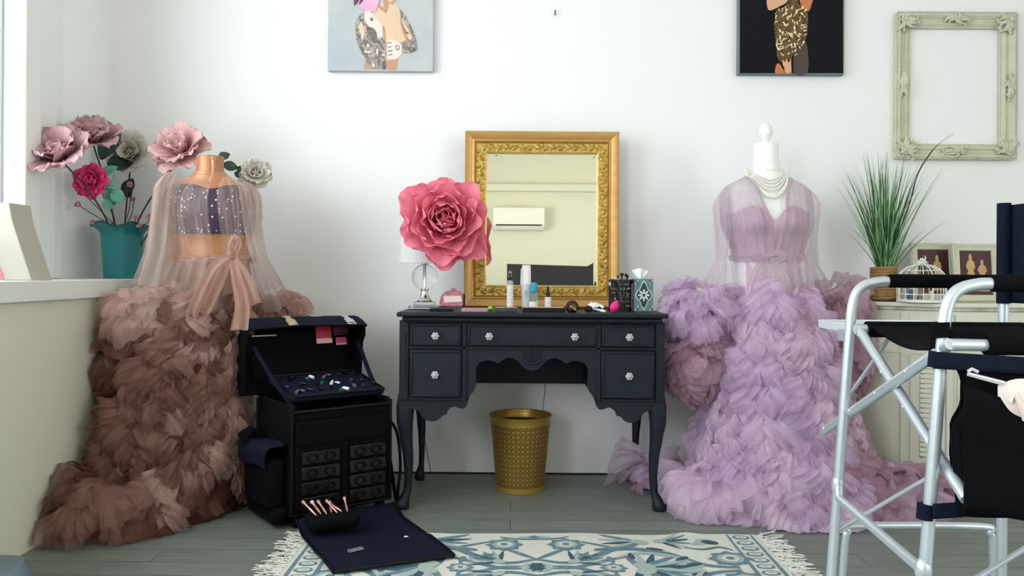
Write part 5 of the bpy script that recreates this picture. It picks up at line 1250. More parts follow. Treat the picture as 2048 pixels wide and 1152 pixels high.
# right side straps
m = MB(); m.tube(spline([(W_c+.004, .03, .36), (W_c+.03, .0, .30), (W_c+.035, -.02, .18), (W_c+.025, -.02, .08), (W_c+.045, .02, .02), (W_c+.06, .07, .06), (W_c+.05, .10, .20), (W_c+.01, .13, .36)], 6), .012, 8, flat=.35); cm(m).build('side_strap', M_cor, case)
m = MB(); m.box(W_c, W_c+.035, .05, .26, .07, .33); cm(m).build('side_pocket', M_cor, case, bevel=.015, bseg=3)
# lid: shallow box hinged on the back top edge, leaning back
LW = .50; LO = .078; LIDA = math.radians(12); LH, LD = .29, .135
def lidp(x, y, z):   # x along, y forwards (0 = lid back plane), z up from the hinge
    p = Vector((x-LO, -y, z)); p.rotate(Matrix.Rotation(-LIDA, 3, 'X')); return CW @ (Vector((0, D_c+.0, H_c))+p)
def lidbox(mb, x0, x1, y0, y1, z0, z1):
    vs = [lidp(x, y, z) for z in (z0, z1) for y in (y0, y1) for x in (x0, x1)]
    mb.add(vs, [(0,2,3,1),(4,5,7,6),(0,1,5,4),(2,6,7,3),(0,4,6,2),(1,3,7,5)])
lid = MB(); lidbox(lid, .0, LW, 0, .012, 0, LH)
# side gussets: rounded profile
for x in (0, LW-.010):
    prof = spline([(0, 0), (0, LH*.95), (.02, LH), (LD*.75, LH+.012), (LD, LH-.01), (LD*.95, LH-.055), (LD*.62, LH*.52), (LD*.45, LH*.2), (.03, 0)], 4)if False else None
    pr = [(0, 0), (0, LH), (LD*.5, LH-.008), (LD*.9, LH-.040), (LD, LH-.058), (LD*.95, LH-.09), (LD*.75, LH*.60), (LD*.55, LH*.30), (.05, 0)]
    vs = [lidp(x, a, b) for a, b in pr]; off = lidp(x+.010, 0, 0)-lidp(x, 0, 0); lid.prism(vs, off)
lo_ = lid.build('lid', M_cor, case, bevel=.004)
m = MB()
def lip(u, v):   # the lid front now lies on top, edge bowed
    x = u*LW; e = math.sin(PI*u); return lidp(x, v*(LD+.008)-.002, LH+.006+.004*v-.062*v*v+.010*e*v)
m.grid(lip, 30, 12); m.build('lid_front', M_cor2, lo_, solid=.008)
m = MB(); m.tube([lip(i/30, 1) for i in range(31)], .006, 8); m.tube([lip(i/30, 0) for i in range(31)], .005, 8)
m.build('lid_piping', M_edge, lo_)
m = MB(); lidbox(m, .05, LW-.06, .012, .020, .05, .16); m.tube([lidp(.06, .022, .16), lidp(LW-.07, .022, .16)], .004, 6); m.build('lid_pocket', M_cor, lo_, bevel=.003)
m = MB(); lidbox(m, .06, .16, .018, .022, .226, .231); m.build('zip_pull', mat('dull_zip', '#7b8088', .35, .8), lo_)
# two buckles and a name tag on the lid front
M_buck = mat('champagne_metal', '#d8c4a0', .25, .9)
def buckle(u, ma):
    b = thing_part = MB()
    def at_(du, v, h): p = lip(u+du, v); n_ = (lip(u+.01, v)-lip(u-.01, v)).cross(lip(u, v+.02)-lip(u, v-.02 if v > .02 else v)); n_.normalize(); n_ = n_ if n_.z > 0 else -n_; return p+n_*h
    b.prism([at_(dx_, v, .006) for dx_, v in ((-.032, .55), (.032, .55), (.022, .72), (.028, .80), (.028, .98), (-.028, .98), (-.028, .80), (-.022, .72))], Vector((0, 0, .006)))
    b.tube([at_(dx_, v, .009) for dx_, v in ((-.034, .82), (.034, .82), (.034, 1.04), (-.034, 1.04))], .0035, 8, closed=True)
    return b.build('buckle', ma, lo_, bevel=.0015)
buckle(.36, M_buck); buckle(.86, mat('silver_buckle', '#d9dcdc', .2, .9))
m = MB(); m.prism([lip(u, v)+Vector((0, 0, .006)) for u, v in ((.575, .42), (.665, .42), (.665, .54), (.575, .54))], (0, 0, .002)); m.build('tag', mat('silver_tag', '#b9bcc0', .3, .7), lo_, smooth=False)
# lid stays
for x, k in ((.02, 0), (W_c-.02, 1)):
    m = MB(); a = lidp(x+LO+(.02 if k else -.06), LD*.7, LH*.62); b = CW @ Vector((x, .04, H_c-.01)); mid = (a+b)/2+Vector((0, 0, -.012)); pts = spline([a, mid, b], 6)
    m.tube(pts, .011, 6, flat=.2); m.build('lid_stay', M_cor2, case)
# top organiser tray, tilted, with glittering pots
TR = lambda x, y, z: CW @ (Vector((.0, .03, H_c+.005))+Matrix.Rotation(math.radians(11), 3, 'X') @ Vector((x, y, z)))
m = MB(); vs = [TR(x, y, z) for z in (0, .022) for y in (0, .25) for x in (.015, W_c-.01)]
m.add(vs, [(0,2,3,1),(4,5,7,6),(0,1,5,4),(2,6,7,3),(0,4,6,2),(1,3,7,5)]); tray_ = m.build('organiser_tray', M_cor2, case, bevel=.008)
m = MB(); m.tube([TR(x, y, .024) for x, y in ((.02, .0), (W_c-.015, .0), (W_c-.015, .25), (.02, .25))], .006, 8, closed=True); m.build('tray_edge', M_edge, tray_)
r6 = random.Random(11); GP = 'small bottles and pots in the top tray of the black case'
gl = [mat('pot_silver', '#c8d0d6', .15, .8), mat('pot_teal', '#1f6f68', .2), mat('pot_black', '#0d0e12', .15), mat('pot_blue', '#26355a', .2), mat('pot_white', '#e9edef', .3), mat('pot_ink', '#14161c', .15), mat('pot_smoke', '#1b1d24', .15)]
for i in range(30):
    x, y = .04+(i % 10)*.035+r6.uniform(-.008, .008), .03+(i//10)*.075+r6.uniform(-.02, .02); ma = gl[(i*3+i//10) % 7]
    b, e = TR(x, y, .028), TR(x+r6.uniform(-.02, .02), y+r6.uniform(.01, .03), .030)
    m = MB(); m.tube([b, b.lerp(e, .7), e], [.0062, .0062, .003], 10); o = solo(m, 'cosmetic_pot', ma, 'small glinting bottle lying in the top tray of the open black case', 'cosmetic', GP)
# packets tucked in the lid
def packet(x0, x1, z0, z1, mats, label, nm='packet'):
    t = MB(); vs = [lidp(x, y, z) for z in (z0, z1) for y in (.022, .030) for x in (x0, x1)]
    t.add(vs, [(0,2,3,1),(4,5,7,6),(0,1,5,4),(2,6,7,3),(0,4,6,2),(1,3,7,5)])
    vs = [lidp(x, y, z) for z in (z0, z0+(z1-z0)*.28) for y in (.022, .031) for x in (x0, x1)]
    t.add(vs, [(0,2,3,1),(4,5,7,6),(0,1,5,4),(2,6,7,3),(0,4,6,2),(1,3,7,5)], 1)
    return solo(t, nm, mats, label, 'packet', bevel=.002)
packet(.325, .395, .185, .262, [mat('red_packet', '#b8283e', .3), mat('pale_packet', '#e8b8a8', .4)], 'red and pale packet tucked in the raised lid of the black case')
packet(.402, .47, .215, .262, [mat('dark_lace_packet', '#1e1016', .4, noise_amt=1, noise_scale=120, col2='#7a2f48'), M_black], 'dark lacy packet tucked beside the red packet in the case lid')
packet(.412, .46, .175, .208, [mat('pink_packet', '#c04a78', .25), mat('pink_packet_light', '#e79fb8', .3)], 'small pink packet hanging below the dark lacy packet in the case lid')
# front flap folded down on the floor
fa, fb, fc, fd = P(592, 1062, -.90), P(790, 1022, -.60), fl(912, 1122), fl(672, 1158)
fa, fb = Vector((-.76, -.855, .03)), Vector((-.455, -.60, .03))
m = MB()
def flapf(u, v):
    a = fa.lerp(fb, u); b = fd.lerp(fc, u); p = a.lerp(b, v); p.z = .030*(1-min(1, v*5))+.012+.008*math.sin(u*5+v*3)*(1-v)+(.006 if v > .62 else 0)*(1-max(0, v-.9)*4); return p
m.grid(flapf, 24, 30); o = m.build('floor_flap', M_cor2, case, solid=.008)
m = MB(); m.tube([flapf(i/20, 1)+Vector((0, 0, .002)) for i in range(21)], .006, 8); m.tube([flapf(i/20, .62)+Vector((0, 0, .004)) for i in range(21)], .004, 6)
for u in (0, 1): m.tube([flapf(u, i/20)+Vector((0, 0, .001)) for i in range(21)], .006, 8)
m.build('flap_piping', M_edge, o)
m = MB(); m.prism([flapf(u, v)+Vector((0, 0, .007)) for u, v in ((.22, .69), (.36, .665), (.36, .72), (.22, .745))], (0, 0, .002)); m.build('woven_tag', mat('grey_tag', '#9aa0a8', .5, noise_amt=1, noise_scale=200, col2='#2a2c34'), o, smooth=False)
m = MB(); m.sph(flapf(.80, .60)+Vector((0, 0, .010)), .006, (1.3, 1, .5), 10); m.build('snap', mat('white_snap', '#dfe2e4', .3), o)
# brush pouch standing at the foot of the case
bp_ = Vector((-.62, -.91, 0)); pb = thing('brush_pouch', 'black pouch of rose gold brushes lying at the foot of the open case', 'pouch', bp_+Vector((0, 0, .04)))
m = MB(); R_p = RZ(CA-.2)
m.rbox(bp_+Vector((.0, 0, .065)), (.18, .10, .05), R_p); m.build('pouch', M_cor, pb, bevel=.018, bseg=3)
M_rg = mat('rose_gold', '#d8a090', .3, .6)
for i in range(7):
    b0 = bp_+R_p @ Vector((-.06+i*.018, -.02+.01*(i % 2), .092)); e = b0+R_p @ Vector((r6.uniform(-.03, .03), .05, r6.uniform(.012, .03)))
    brush(b0, e+(e-b0)*.3, 'rose gold makeup brush in the black pouch at the foot of the case', .007, .018, 'rose gold brushes in the black pouch', hair=M_hair2 if i % 2 else M_rg, ferr=M_rg, handle=M_rg)

# ================================================================ VASE + FLOWERS ON THE SILL
VY = -.24; vc = P(243, 560, VY); VX = -1.685; VZ = .893
vase = thing('vase', 'tall teal ceramic vase with wavy rim at the end of the window sill', 'vase', (VX, VY, VZ))
M_teal = mat('teal_glaze', '#2a8f96', .28, coat=.4, noise_amt=.3, noise_scale=6, col2='#237d85')
def vf(inner):
    def fn(u, v):
        a = 2*PI*u; h = .228; k = 6
        r = .082+.014*v+.040*max(0, (v-.80)/.20)**2-(.006 if inner else 0)
        hexr = r*(math.cos(PI/k)/math.cos((a % (2*PI/k))-PI/k))**.8
        z = VZ+.001+h*v+(.010*math.sin(a*k/1)*max(0, (v-.8)/.2)**1.5)
        return Vector((VX+hexr*math.cos(a), VY+hexr*math.sin(a), z))
    return fn
m = MB(); m.grid(vf(0), 72, 24, closeu=True); k0 = len(m.v); g = vf(1); m.grid(lambda u, v: g(u, 1-v), 72, 24, closeu=True)
m.f.append([i for i in range(71, -1, -1)]); m.m.append(0); m.build('body', M_teal, vase)
m = MB(); m.tube([vf(0)(i/72, 1) for i in range(72)], .004, 6, closed=True); m.build('rim', mat('teal_rim', '#1c5f66', .25), vase)
M_stem = mat('brown_stem', '#4a3c30', .7); M_gl = mat('dark_green_leaf', '#1e3a30', .45, noise_amt=.5, noise_scale=20, col2='#2c5040'); M_tl = mat('mint_leaf', '#5fae98', .5, noise_amt=.5, noise_scale=20, col2='#8fcdb8')
M_mag = petal_mat('dusty_mauve_petal', '#8f5a64', '#dcb4b8', .25, 8); M_hot = petal_mat('hot_pink_petal', '#d8145f', '#ff5c9c', .25, 12); M_wht = petal_mat('ivory_petal', '#d8cfc4', '#efe9e2', .3, 8)
M_blush = petal_mat('blush_petal', '#c77884', '#f0cdcb', .3, 8); M_bud = petal_mat('pink_bud', '#d88a98', '#efc0c8', .3, 8)
def stem(par, head, back=None, r=.0035, start=None, name='stem'):
    s0 = start or Vector((VX+rnd.uniform(-.02, .02), VY+rnd.uniform(-.02, .02), VZ+.05)); top = Vector((VX+(head.x-VX)*.28, VY+(head.y-VY)*.3, VZ+.25))
    pts = [s0, top, top.lerp(head, .5)+Vector((0, 0, .02)), head]
    m = MB(); m.tube(spline(pts, 8), r, 6); return m.build(name, M_stem, par)
def leafmesh(mb, base, d, up, ln, wd, m=0, bend=.3):
    d = Vector(d).normalized(); s = d.cross(Vector(up)).normalized(); n_ = s.cross(d)
    mb.grid(lambda u, v: base+d*(ln*v)+s*((u-.5)*2*wd*math.sin(PI*min(1, v*.97+.02))**.8)+n_*(bend*ln*(-v*v)+.25*wd*abs((u-.5)*2)), 8, 12, m=m)
def bloom(name, label, cpos, axis, layers, ma, cat='flower', group=None, leaves=(), buds=(), start=None):
    t = thing(name, label, cat, cpos, group=group); R = frame3(axis); m = MB()
    for (n, r0, t0, t1, L_, W_, cup, ruff, k, off) in layers:
        for i in range(n): petal(m, Vector(cpos), R, t0+rnd.uniform(-.1, .1), t1+rnd.uniform(-.15, .15), L_*rnd.uniform(.9, 1.1), W_*rnd.uniform(.9, 1.1), off+2*PI*i/n+rnd.uniform(-.15, .15), cup, ruff, k, r0, 18, 10)
    for v in m.v: v.x = max(v.x, XL+.012)
    m.build('petals', ma, t, solid=.0008, angle=0); stem(t, Vector(cpos)-R @ Vector((0, 0, .015)), start=start)
    for (p, d, ln, wd, lm_) in leaves: q_ = MB(); leafmesh(q_, Vector(p), d, (0, -1, .3), ln, wd); q_.build('leaf', lm_, t, solid=.001)
    for (p, r) in buds:
        q_ = MB()
        for i in range(5): petal(q_, Vector(p), frame3((rnd.uniform(-.5, .5), -1, .4)), .9, .1, r*1.5, r*.9, i*1.257, .5, .03, 3, .001, 8, 6)
        q_.build('bud', M_bud, t); q_ = MB(); e = Vector((VX+.2*(p[0]-VX), VY, VZ+.22)); q_.tube(spline([e, Vector(p).lerp(e, .5)+Vector((.01, 0, -.01)), Vector(p)], 5), .0018, 5); q_.build('twig', M_stem, t)
    return t
v3 = lambda x, y, Y: P(x, y, Y)
big = [(5, .01, .5, .9, .11, .062, .3, .10, 7, 0), (6, .015, .9, 1.35, .135, .070, .2, .11, 8, .5), (4, .005, .1, .3, .075, .045, .6, .08, 6, .2)]
bloom('magnolia', 'wide dusty mauve frilled flower reaching left over the window sill', v3(122, 318, -.66), (.05, -.85, .7), big, M_mag)
bloom('magnolia', 'dusty mauve frilled flower highest in the teal vase', v3(186, 285, -.42), (.15, -.65, .9), [(5, .01, .5, 1.0, .10, .058, .3, .12, 8, 0), (5, .015, 1.0, 1.4, .12, .062, .2, .12, 8, .6), (4, .005, .0, .1, .080, .050, .6, .08, 6, .2)], M_mag, leaves=[(v3(205, 320, -.22), (.35, 0, 1), .16, .045, M_gl), (v3(215, 330, -.2), (.8, .2, .2), .10, .04, M_gl)])
rose_l = [(3, .002, .0, -.4, .035, .020, .8, .05, 4, 0), (5, .006, .3, .1, .042, .026, .6, .08, 5, .3), (6, .010, .7, .6, .050, .030, .4, .10, 6, .1), (8, .012, 1.1, 1.3, .062, .030, .3, .12, 7, .4), (8, .012, 1.4, 1.8, .062, .032, .3, .12, 7, .1)]
bloom('rose', 'vivid hot pink rose low at the front of the teal vase', v3(184, 362, -.42), (-.05, -1, .15), rose_l, M_hot, leaves=[(v3(205, 350, -.40), (.6, 0, .45), .065, .022, M_tl), (v3(208, 372, -.40), (.75, 0, .2), .055, .020, M_tl), (v3(215, 375, -.36), (.3, 0, -.9), .075, .030, M_tl), (v3(222, 385, -.38), (.6, 0, -.3), .06, .028, M_tl), (v3(212, 398, -.38), (.2, 0, -.9), .05, .02, M_tl)],
      buds=[(v3(158, 411, -.40), .014), (v3(187, 446, -.36), .012), (v3(165, 385, -.36), .011)])
bloom('magnolia', 'pale ivory flower behind the dusty mauve ones in the corner', v3(262, 310, -.12), (.15, -.9, .25), [(5, .01, .3, .6, .075, .055, .3, .06, 5, 0), (6, .015, .9, 1.3, .095, .060, .2, .06, 5, .5), (3, .004, 0, 0, .05, .04, .6, .05, 5, .1)], M_wht, leaves=[(v3(250, 390, -.16), (.3, 0, .9), .08, .03, M_gl), (v3(262, 395, -.16), (-.5, 0, .7), .07, .028, M_gl)])
bloom('magnolia', 'large blush pink open flower behind the copper neck of the dress form', v3(365, 305, -.38), (-.1, -.8, .6), [(5, .008, .3, .5, .085, .040, .4, .10, 7, 0), (6, .015, .8, 1.2, .115, .052, .25, .10, 7, .5), (6, .012, 1.4, 1.7, .115, .055, .2, .10, 6, .2), (3, .003, .1, .0, .06, .03, .6, .08, 6, .1)], M_blush,
      leaves=[(v3(437, 318, -.40), (.7, .2, .5), .05, .020, M_gl), (v3(445, 330, -.40), (1, .2, -.1), .06, .022, M_gl)], buds=[(v3(303, 436, -.36), .016), (v3(272, 436, -.36), .010), (v3(280, 453, -.36), .010), (v3(262, 372, -.2), .016), (v3(268, 400, -.2), .012)])
peony = [(5, .003, .1, -.2, .035, .020, .6, .10, 6, 0), (7, .008, .6, .4, .045, .024, .4, .12, 7, .3), (8, .010, 1.0, 1.0, .055, .028, .3, .12, 7, .1), (9, .012, 1.4, 1.7, .060, .028, .3, .12, 7, .5)]
bloom('peony', 'small ivory ruffled peony right of the dress form neck against the white wall', v3(511, 348, -.32), (.35, -.9, .25), peony, M_wht, leaves=[(v3(492, 352, -.34), (-1, 0, .35), .055, .020, M_gl), (v3(490, 362, -.34), (-.9, -.1, -.4), .055, .020, M_gl), (v3(500, 368, -.34), (-.2, 0, -1), .045, .016, M_gl), (v3(490, 350, -.34), (-.7, 0, .9), .05, .018, M_gl)], start=Vector((VX+.03, VY, VZ+.05)))
# cream card display on the sill at the left edge
Y = -1.05; m = MB(); pts = [P(-90, 405, Y), P(18, 405, Y), P(24, 440, Y), P(40, 490, Y), P(63, 567, Y), P(-90, 572, Y)]
for v in pts: v.z = max(v.z, .8925); v.x = max(v.x, XL+.01)
cd = thing('card_display', 'cream folded card display standing on the window sill at the left edge', 'display', (pts[4].x-.1, Y, .8925))
MB().prism(pts, (0, .12, 0)).build('card', mat('cream_card', '#b5b1a4', .7), cd, smooth=False, bevel=.003)
m = MB(); m.prism([P(-90, 532, Y-.001), P(-2, 532, Y-.001), P(5, 545, Y-.001), P(9, 564, Y-.001), P(-90, 566, Y-.001)], (0, -.001, 0)); m.build('pink_print', mat('salmon_print', '#dc7f86', .6), cd, smooth=False)
# grey-blue pouf corner at the bottom left
pc = fl(-20, 1190); pf = Vector((pc.x, pc.y, 0))
pf = P(-22, 1190, -1.45); pf.z = 0; zt_ = P(0, 1106, -1.35).z
m = MB(); m.lathe([(.001, .002), (.085, .002), (.10, .02), (.105, zt_*.5), (.10, zt_-.02), (.085, zt_), (.001, zt_+.003)], pf, 40); solo(m, 'footstool', mat('grey_blue_vinyl', '#6d7f8c', .5), 'small round grey-blue stool peeking in at the bottom left corner', 'stool')

# ================================================================ WHITE COMMODE
M_com = mat('distressed_white', '#dadccd', .55, noise_amt=.35, noise_scale=10, col2='#c9cbb8', bump=.15, bump_scale=40); M_comd = mat('distressed_edge', '#9a9a80', .7, noise_amt=1, noise_scale=25, col2='#d0d0bc'); M_slot = mat('louver_gap', '#8c8a72', .8)
ZT = .815
com = thing('commode', 'distressed white bow-front commode with louvred doors at the right against the wall', 'commode', (2.15, -.24, 0))
def front_y(x, off=0):   # bow front plan: x from 1.47
    t = max(0, min(1, (x-1.47)/.42)); return -(.06+.34*math.sin(t*PI/2)**.9)-off
xs = [1.47+.42*(i/24)**1.6 for i in range(25)]+[2.1, 2.4, 2.8]
def slab(z0, z1, off, name, ma, bevel=.003):
    m = MB(); pts = [Vector((1.47-off, -.01, z0))]+[Vector((x-off*(1-min(1, (x-1.47)/.42)), front_y(x, off), z0)) for x in xs]+[Vector((2.83, -.01, z0))]
    m.prism(pts, (0, 0, z1-z0)); return m.build(name, ma, com, smooth=False, bevel=bevel)
slab(ZT-.018, ZT, .020, 'top', M_com, .005); slab(ZT-.032, ZT-.018, .010, 'top_moulding', M_comd)
slab(.09, ZT-.032, 0, 'carcass', M_com); slab(.06, .09, .010, 'plinth', M_com)
for x, y in ((1.56, -.17), (1.9, -.38), (2.7, -.38), (2.7, -.05), (1.56, -.05)):
    m = MB(); m.lathe([(.012, 0), (.016, .01), (.022, .06)], (x, y, 0), 16); m.build('foot', M_com, com)
def strip(x0, x1, z0, z1, t, ma, name, par=com, n=8):
    m = MB(); 
    f = lambda x, o: Vector((x, front_y(x, o), 0))
    for i in range(n):
        a, b = x0+(x1-x0)*i/n, x0+(x1-x0)*(i+1)/n; q4 = [f(a, .0005), f(b, .0005), f(b, t), f(a, t)]
        m.add([v+Vector((0, 0, z)) for z in (z0, z1) for v in q4], [(0, 1, 2, 3), (7, 6, 5, 4), (0, 4, 5, 1), (3, 2, 6, 7)]+([(0, 3, 7, 4)] if i == 0 else [])+([(1, 5, 6, 2)] if i == n-1 else []))
    return m.build(name, ma, par, smooth=False)
for xa_ in (1.655, 1.80, 2.55): strip(xa_, xa_+.022, .10, ZT-.045, .008, M_com, 'pilaster')
strip(1.50, 2.8, ZT-.215, ZT-.200, .006, M_com, 'rail', n=30); 
for (a, b) in ((1.83, 2.53),):
    d_ = strip(a, b, ZT-.185, ZT-.050, .010, M_com, 'drawer', n=4)
    for hx in (1.965, 2.40):
        hz_ = ZT-.115; y_ = front_y(hx, .014); mm_ = MB()
        mm_.tube(spline([(hx-.038, y_, hz_+.012), (hx-.030, y_-.010, hz_-.002), (hx-.012, y_-.018, hz_-.010), (hx+.012, y_-.018, hz_-.010), (hx+.030, y_-.010, hz_-.002), (hx+.038, y_, hz_+.012)], 4), .004, 8)
        mm_.sph((hx-.038, y_, hz_+.012), .008, (1.2, .6, 1), 10); mm_.sph((hx+.038, y_, hz_+.012), .008, (1.2, .6, 1), 10); mm_.sph((hx, y_-.006, hz_+.0), .014, (1.2, .4, .9), 10)
        mm_.build('handle', mat('aged_brass_white', '#c4c4b0', .4, .3, noise_amt=1, noise_scale=90, col2='#4c5648'), d_)
for (a, b) in ((1.685, 1.795), (1.84, 1.985), (2.0, 2.14), (2.16, 2.30), (2.32, 2.53)):
    dr = strip(a, b, .13, ZT-.225, .006, M_com, 'door', n=4)
    m = MB(); z = .17; n_ = 0
    while z < ZT-.27:
        x0, x1 = a+.028, b-.022; y0, y1 = front_y(x0, .0075), front_y(x1, .0075)
        m.add([Vector((x0, y0, z)), Vector((x1, y1, z)), Vector((x1, y1-.005, z+.004)), Vector((x0, y0-.005, z+.004)), Vector((x0, y0, z+.018)), Vector((x1, y1, z+.018))], [(0, 1, 2, 3), (3, 2, 5, 4)]); z += .0205
    m.build('louvres', M_com, dr, smooth=False)
    m = MB(); m.add([Vector((a+.028, front_y(a+.028, .0068), .165)), Vector((b-.022, front_y(b-.022, .0068), .165)), Vector((b-.022, front_y(b-.022, .0068), ZT-.265)), Vector((a+.028, front_y(a+.028, .0068), ZT-.265))], [(0, 1, 2, 3)]); m.build('louvre_gap', M_slot, dr, smooth=False)
# rope pot and grass
PY = -.19; pc = P(1767, 588, PY); PX = pc.x
pot = thing('rope_pot', 'jute rope wrapped pot on the left end of the white commode', 'pot', (PX, PY, ZT+.001))
M_rope = mat('jute_rope', '#b08d5e', .85, noise_amt=.7, noise_scale=60, col2='#8a6840', bump=.7, bump_scale=90, stretch=(1, 1, 3))
m = MB(); hp = .142; rp_ = .050; nr_ = 11
pts = [Vector((PX+rp_*math.cos(a), PY+rp_*math.sin(a), ZT+.007+hp*a/(2*PI*nr_))) for a in [2*PI*nr_*i/(nr_*36) for i in range(nr_*36+1)]]
m.tube(pts, .0072, 8); m.build('rope', M_rope, pot)
m = MB(); m.lathe([(.001, ZT+.002), (rp_-.003, ZT+.002), (rp_-.003, ZT+hp), (rp_-.008, ZT+hp), (rp_-.01, ZT+hp-.02), (.001, ZT+hp-.02)], (PX, PY, 0), 28); m.build('liner', M_stem, pot)
gr = thing('potted_grass', 'tall spiky artificial green grass growing from the jute rope pot', 'plant', (PX, PY, ZT+hp-.02))
M_g = [mat('grass_green', '#3a6b3a', .5, noise_amt=.6, noise_scale=12, col2='#5d9455'), mat('grass_dark', '#1f3d26', .55), mat('grass_light', '#8db884', .45)]
m = MB(); r8 = random.Random(2)
def blade(a, lean, L_, w_, mi, droop=.15):
    b = Vector((PX+r8.uniform(-.025, .025), PY+r8.uniform(-.02, .02), ZT+hp-.02)); h = Vector((math.cos(a), math.sin(a)*.6, 0))
    pts = []
    for k in range(9):
        t = k/8; pts.append(b+h*(lean*t+droop*lean*t*t*t*2)+Vector((0, 0, L_*(t-.5*droop*t*t*(lean/.25)))))
    s = Vector((-h.y, h.x, 0)).normalized() if r8.random() < .5 else Vector((1, .2, 0)); 
    m.grid(lambda u, v: pts[min(8, int(round(v*8)))]+s*((u-.5)*2*w_*(1-v**1.6)**.8)+Vector((0, -.6, 0))*(w_*.8*(1-abs(u-.5)*2)*(1-v)), 2, 8, m=mi)
    tip = pts[-1]; tip.y = tip.y
for i in range(190):
    a = r8.uniform(0, 2*PI); ln = r8.uniform(.36, .57) if i % 4 else r8.uniform(.2, .36); le = abs(r8.gauss(.08, .055)) if i < 150 else r8.uniform(.12, .22)
    if math.sin(a) > 0: le = min(le, .12)
    blade(a, le, ln, r8.uniform(.0022, .0045), r8.choice([0, 0, 0, 1, 2, 2]))
m.v = [Vector((v.x, min(v.y, -.01), v.z)) for v in m.v]; k9 = len(m.v)
p_ = [P(1815, 420, PY), P(1835, 350, PY), P(1862, 305, PY), P(1885, 282, PY), P(1908, 268, PY)]
m.tube(spline([Vector((PX, PY, ZT+hp))]+p_, 5), [.003]*16+[.0022, .0018, .0015, .0012, .001, .0009, .0008, .0007, .0006, .0005], 5, 1)
m.build('blades', M_g, gr, angle=0)
# birdcage
KY = -.30; kc = P(1843, 590, KY); KX = kc.x; kr = .094
cg = thing('birdcage', 'small white wire dome birdcage on the commode beside the rope pot', 'birdcage', (KX, KY, ZT+.001)); M_wire = mat('white_wire', '#e6e8e2', .4)
zc2 = ZT+.095; zd = zc2+.065
m = MB(); m.lathe([(.001, ZT+.002), (kr+.004, ZT+.002), (kr+.004, ZT+.010), (.001, ZT+.010)], (KX, KY, 0), 36); m.build('base', M_wire, cg)
m = MB()
for z in (ZT+.012, ZT+.035, zc2-.012, zc2): m.tube([(KX+kr*math.cos(a), KY+kr*math.sin(a), z) for a in [2*PI*i/40 for i in range(40)]], .0018, 6, closed=True)
m.tube([(KX+kr*.80*math.cos(a), KY+kr*.80*math.sin(a), zc2+.040) for a in [2*PI*i/40 for i in range(40)]], .0016, 6, closed=True)
for i in range(16):
    a = 2*PI*i/16; c_, s_ = math.cos(a), math.sin(a)
    m.tube([(KX+kr*c_, KY+kr*s_, ZT+.01)]+[(KX+kr*math.cos(q_)*c_, KY+kr*math.cos(q_)*s_, zc2+.068*math.sin(q_)) for q_ in [PI/2*j/8 for j in range(9)]], .0017 if i % 4 else .0026, 6)
m.build('wires', M_wire, cg)
m = MB(); m.sph((KX, KY, zd+.008), .016, (1.3, 1, .8), 14); acanthus(m, (KX, zd+.016), .022, 7, 91, Y=KY-.012); m.build('finial', M_wire, cg)
for i, (ox, w_, h_, ma, lb) in enumerate(((-.045, .016, .045, mat('slate_blue', '#3f5a72', .5), 'small slate blue figurine inside the white wire birdcage'), (-.005, .014, .06, mat('grey_brown_resin', '#7a6e66', .5), 'tall brown grey figurine in the middle of the birdcage'), (.042, .016, .04, M_cream, 'small cream figurine at the right inside the birdcage'))):
    m = MB(); m.lathe([(.001, 0), (w_, 0), (w_*.8, h_*.3), (w_*.5, h_*.6), (w_*.62, h_*.75), (w_*.55, h_*.9), (.001, h_)], (KX+ox, KY, ZT+.011), 16); solo(m, 'figurine', ma, lb, 'figurine')
# two leaning framed pictures
def pic(px0, px1, pyt, pyb, Y, label, figs, rz=0):
    a, b = P(px0, pyb, Y), P(px1, pyt, Y); a.z = ZT+.001; w_ = b.x-a.x; h_ = b.z-a.z
    t = thing('picture_frame', label, 'picture frame', ((a.x+b.x)/2, Y, a.z), (-math.radians(6), 0, rz)); TW = WM[t.name]
    m = MB(); ring2([(0, .012), (0, -.002), (.006, -.008), (.012, -.006), (.020, -.003), (.028, -.004), (.032, .004)], m, -w_/2, w_/2, 0, h_); m.v = [TW @ v for v in m.v]; m.build('moulding', M_cream, t, angle=25)
    m = MB(); g_ = .031; m.add([TW @ Vector(v) for v in ((-w_/2+g_, .003, g_), (w_/2-g_, .003, g_), (w_/2-g_, .003, h_-g_), (-w_/2+g_, .003, h_-g_))], [(0, 1, 2, 3)])
    iw, ih = w_-2*g_, h_-2*g_
    def fig(cx, hh, ww, mi):
        pr = [(0, 0), (-.5, 0), (-.42, .35), (-.20, .55), (-.36, .66), (-.24, .80), (-.10, .84), (-.13, .92), (-.06, 1), (.06, 1), (.12, .92), (.10, .84), (.26, .78), (.34, .64), (.18, .55), (.40, .35), (.5, 0)]
        m.add([TW @ Vector((-iw/2+iw*(cx+x*ww), .0022, g_+ih*(.08+y*hh))) for x, y in pr], [tuple(range(len(pr)))], mi)
    for f_ in figs: fig(*f_)
    m.build('picture', [mat('maroon_print', '#4a2226', .5, noise_amt=.6, noise_scale=30, col2='#35181c'), mat('old_gold_print', '#c9ad72', .5, noise_amt=.6, noise_scale=50, col2='#a3844e'), mat('peach_print', '#c49272', .5)], t, smooth=False); return t
pic(1826, 1917, 485, 590, -.13, 'cream framed picture leaning behind the white birdcage', [(.62, .8, .42, 1)])
pic(1910, 2003, 487, 590, -.20, 'cream framed picture of two old-fashioned figures right of the birdcage', [(.34, .85, .42, 1), (.70, .72, .42, 2)])

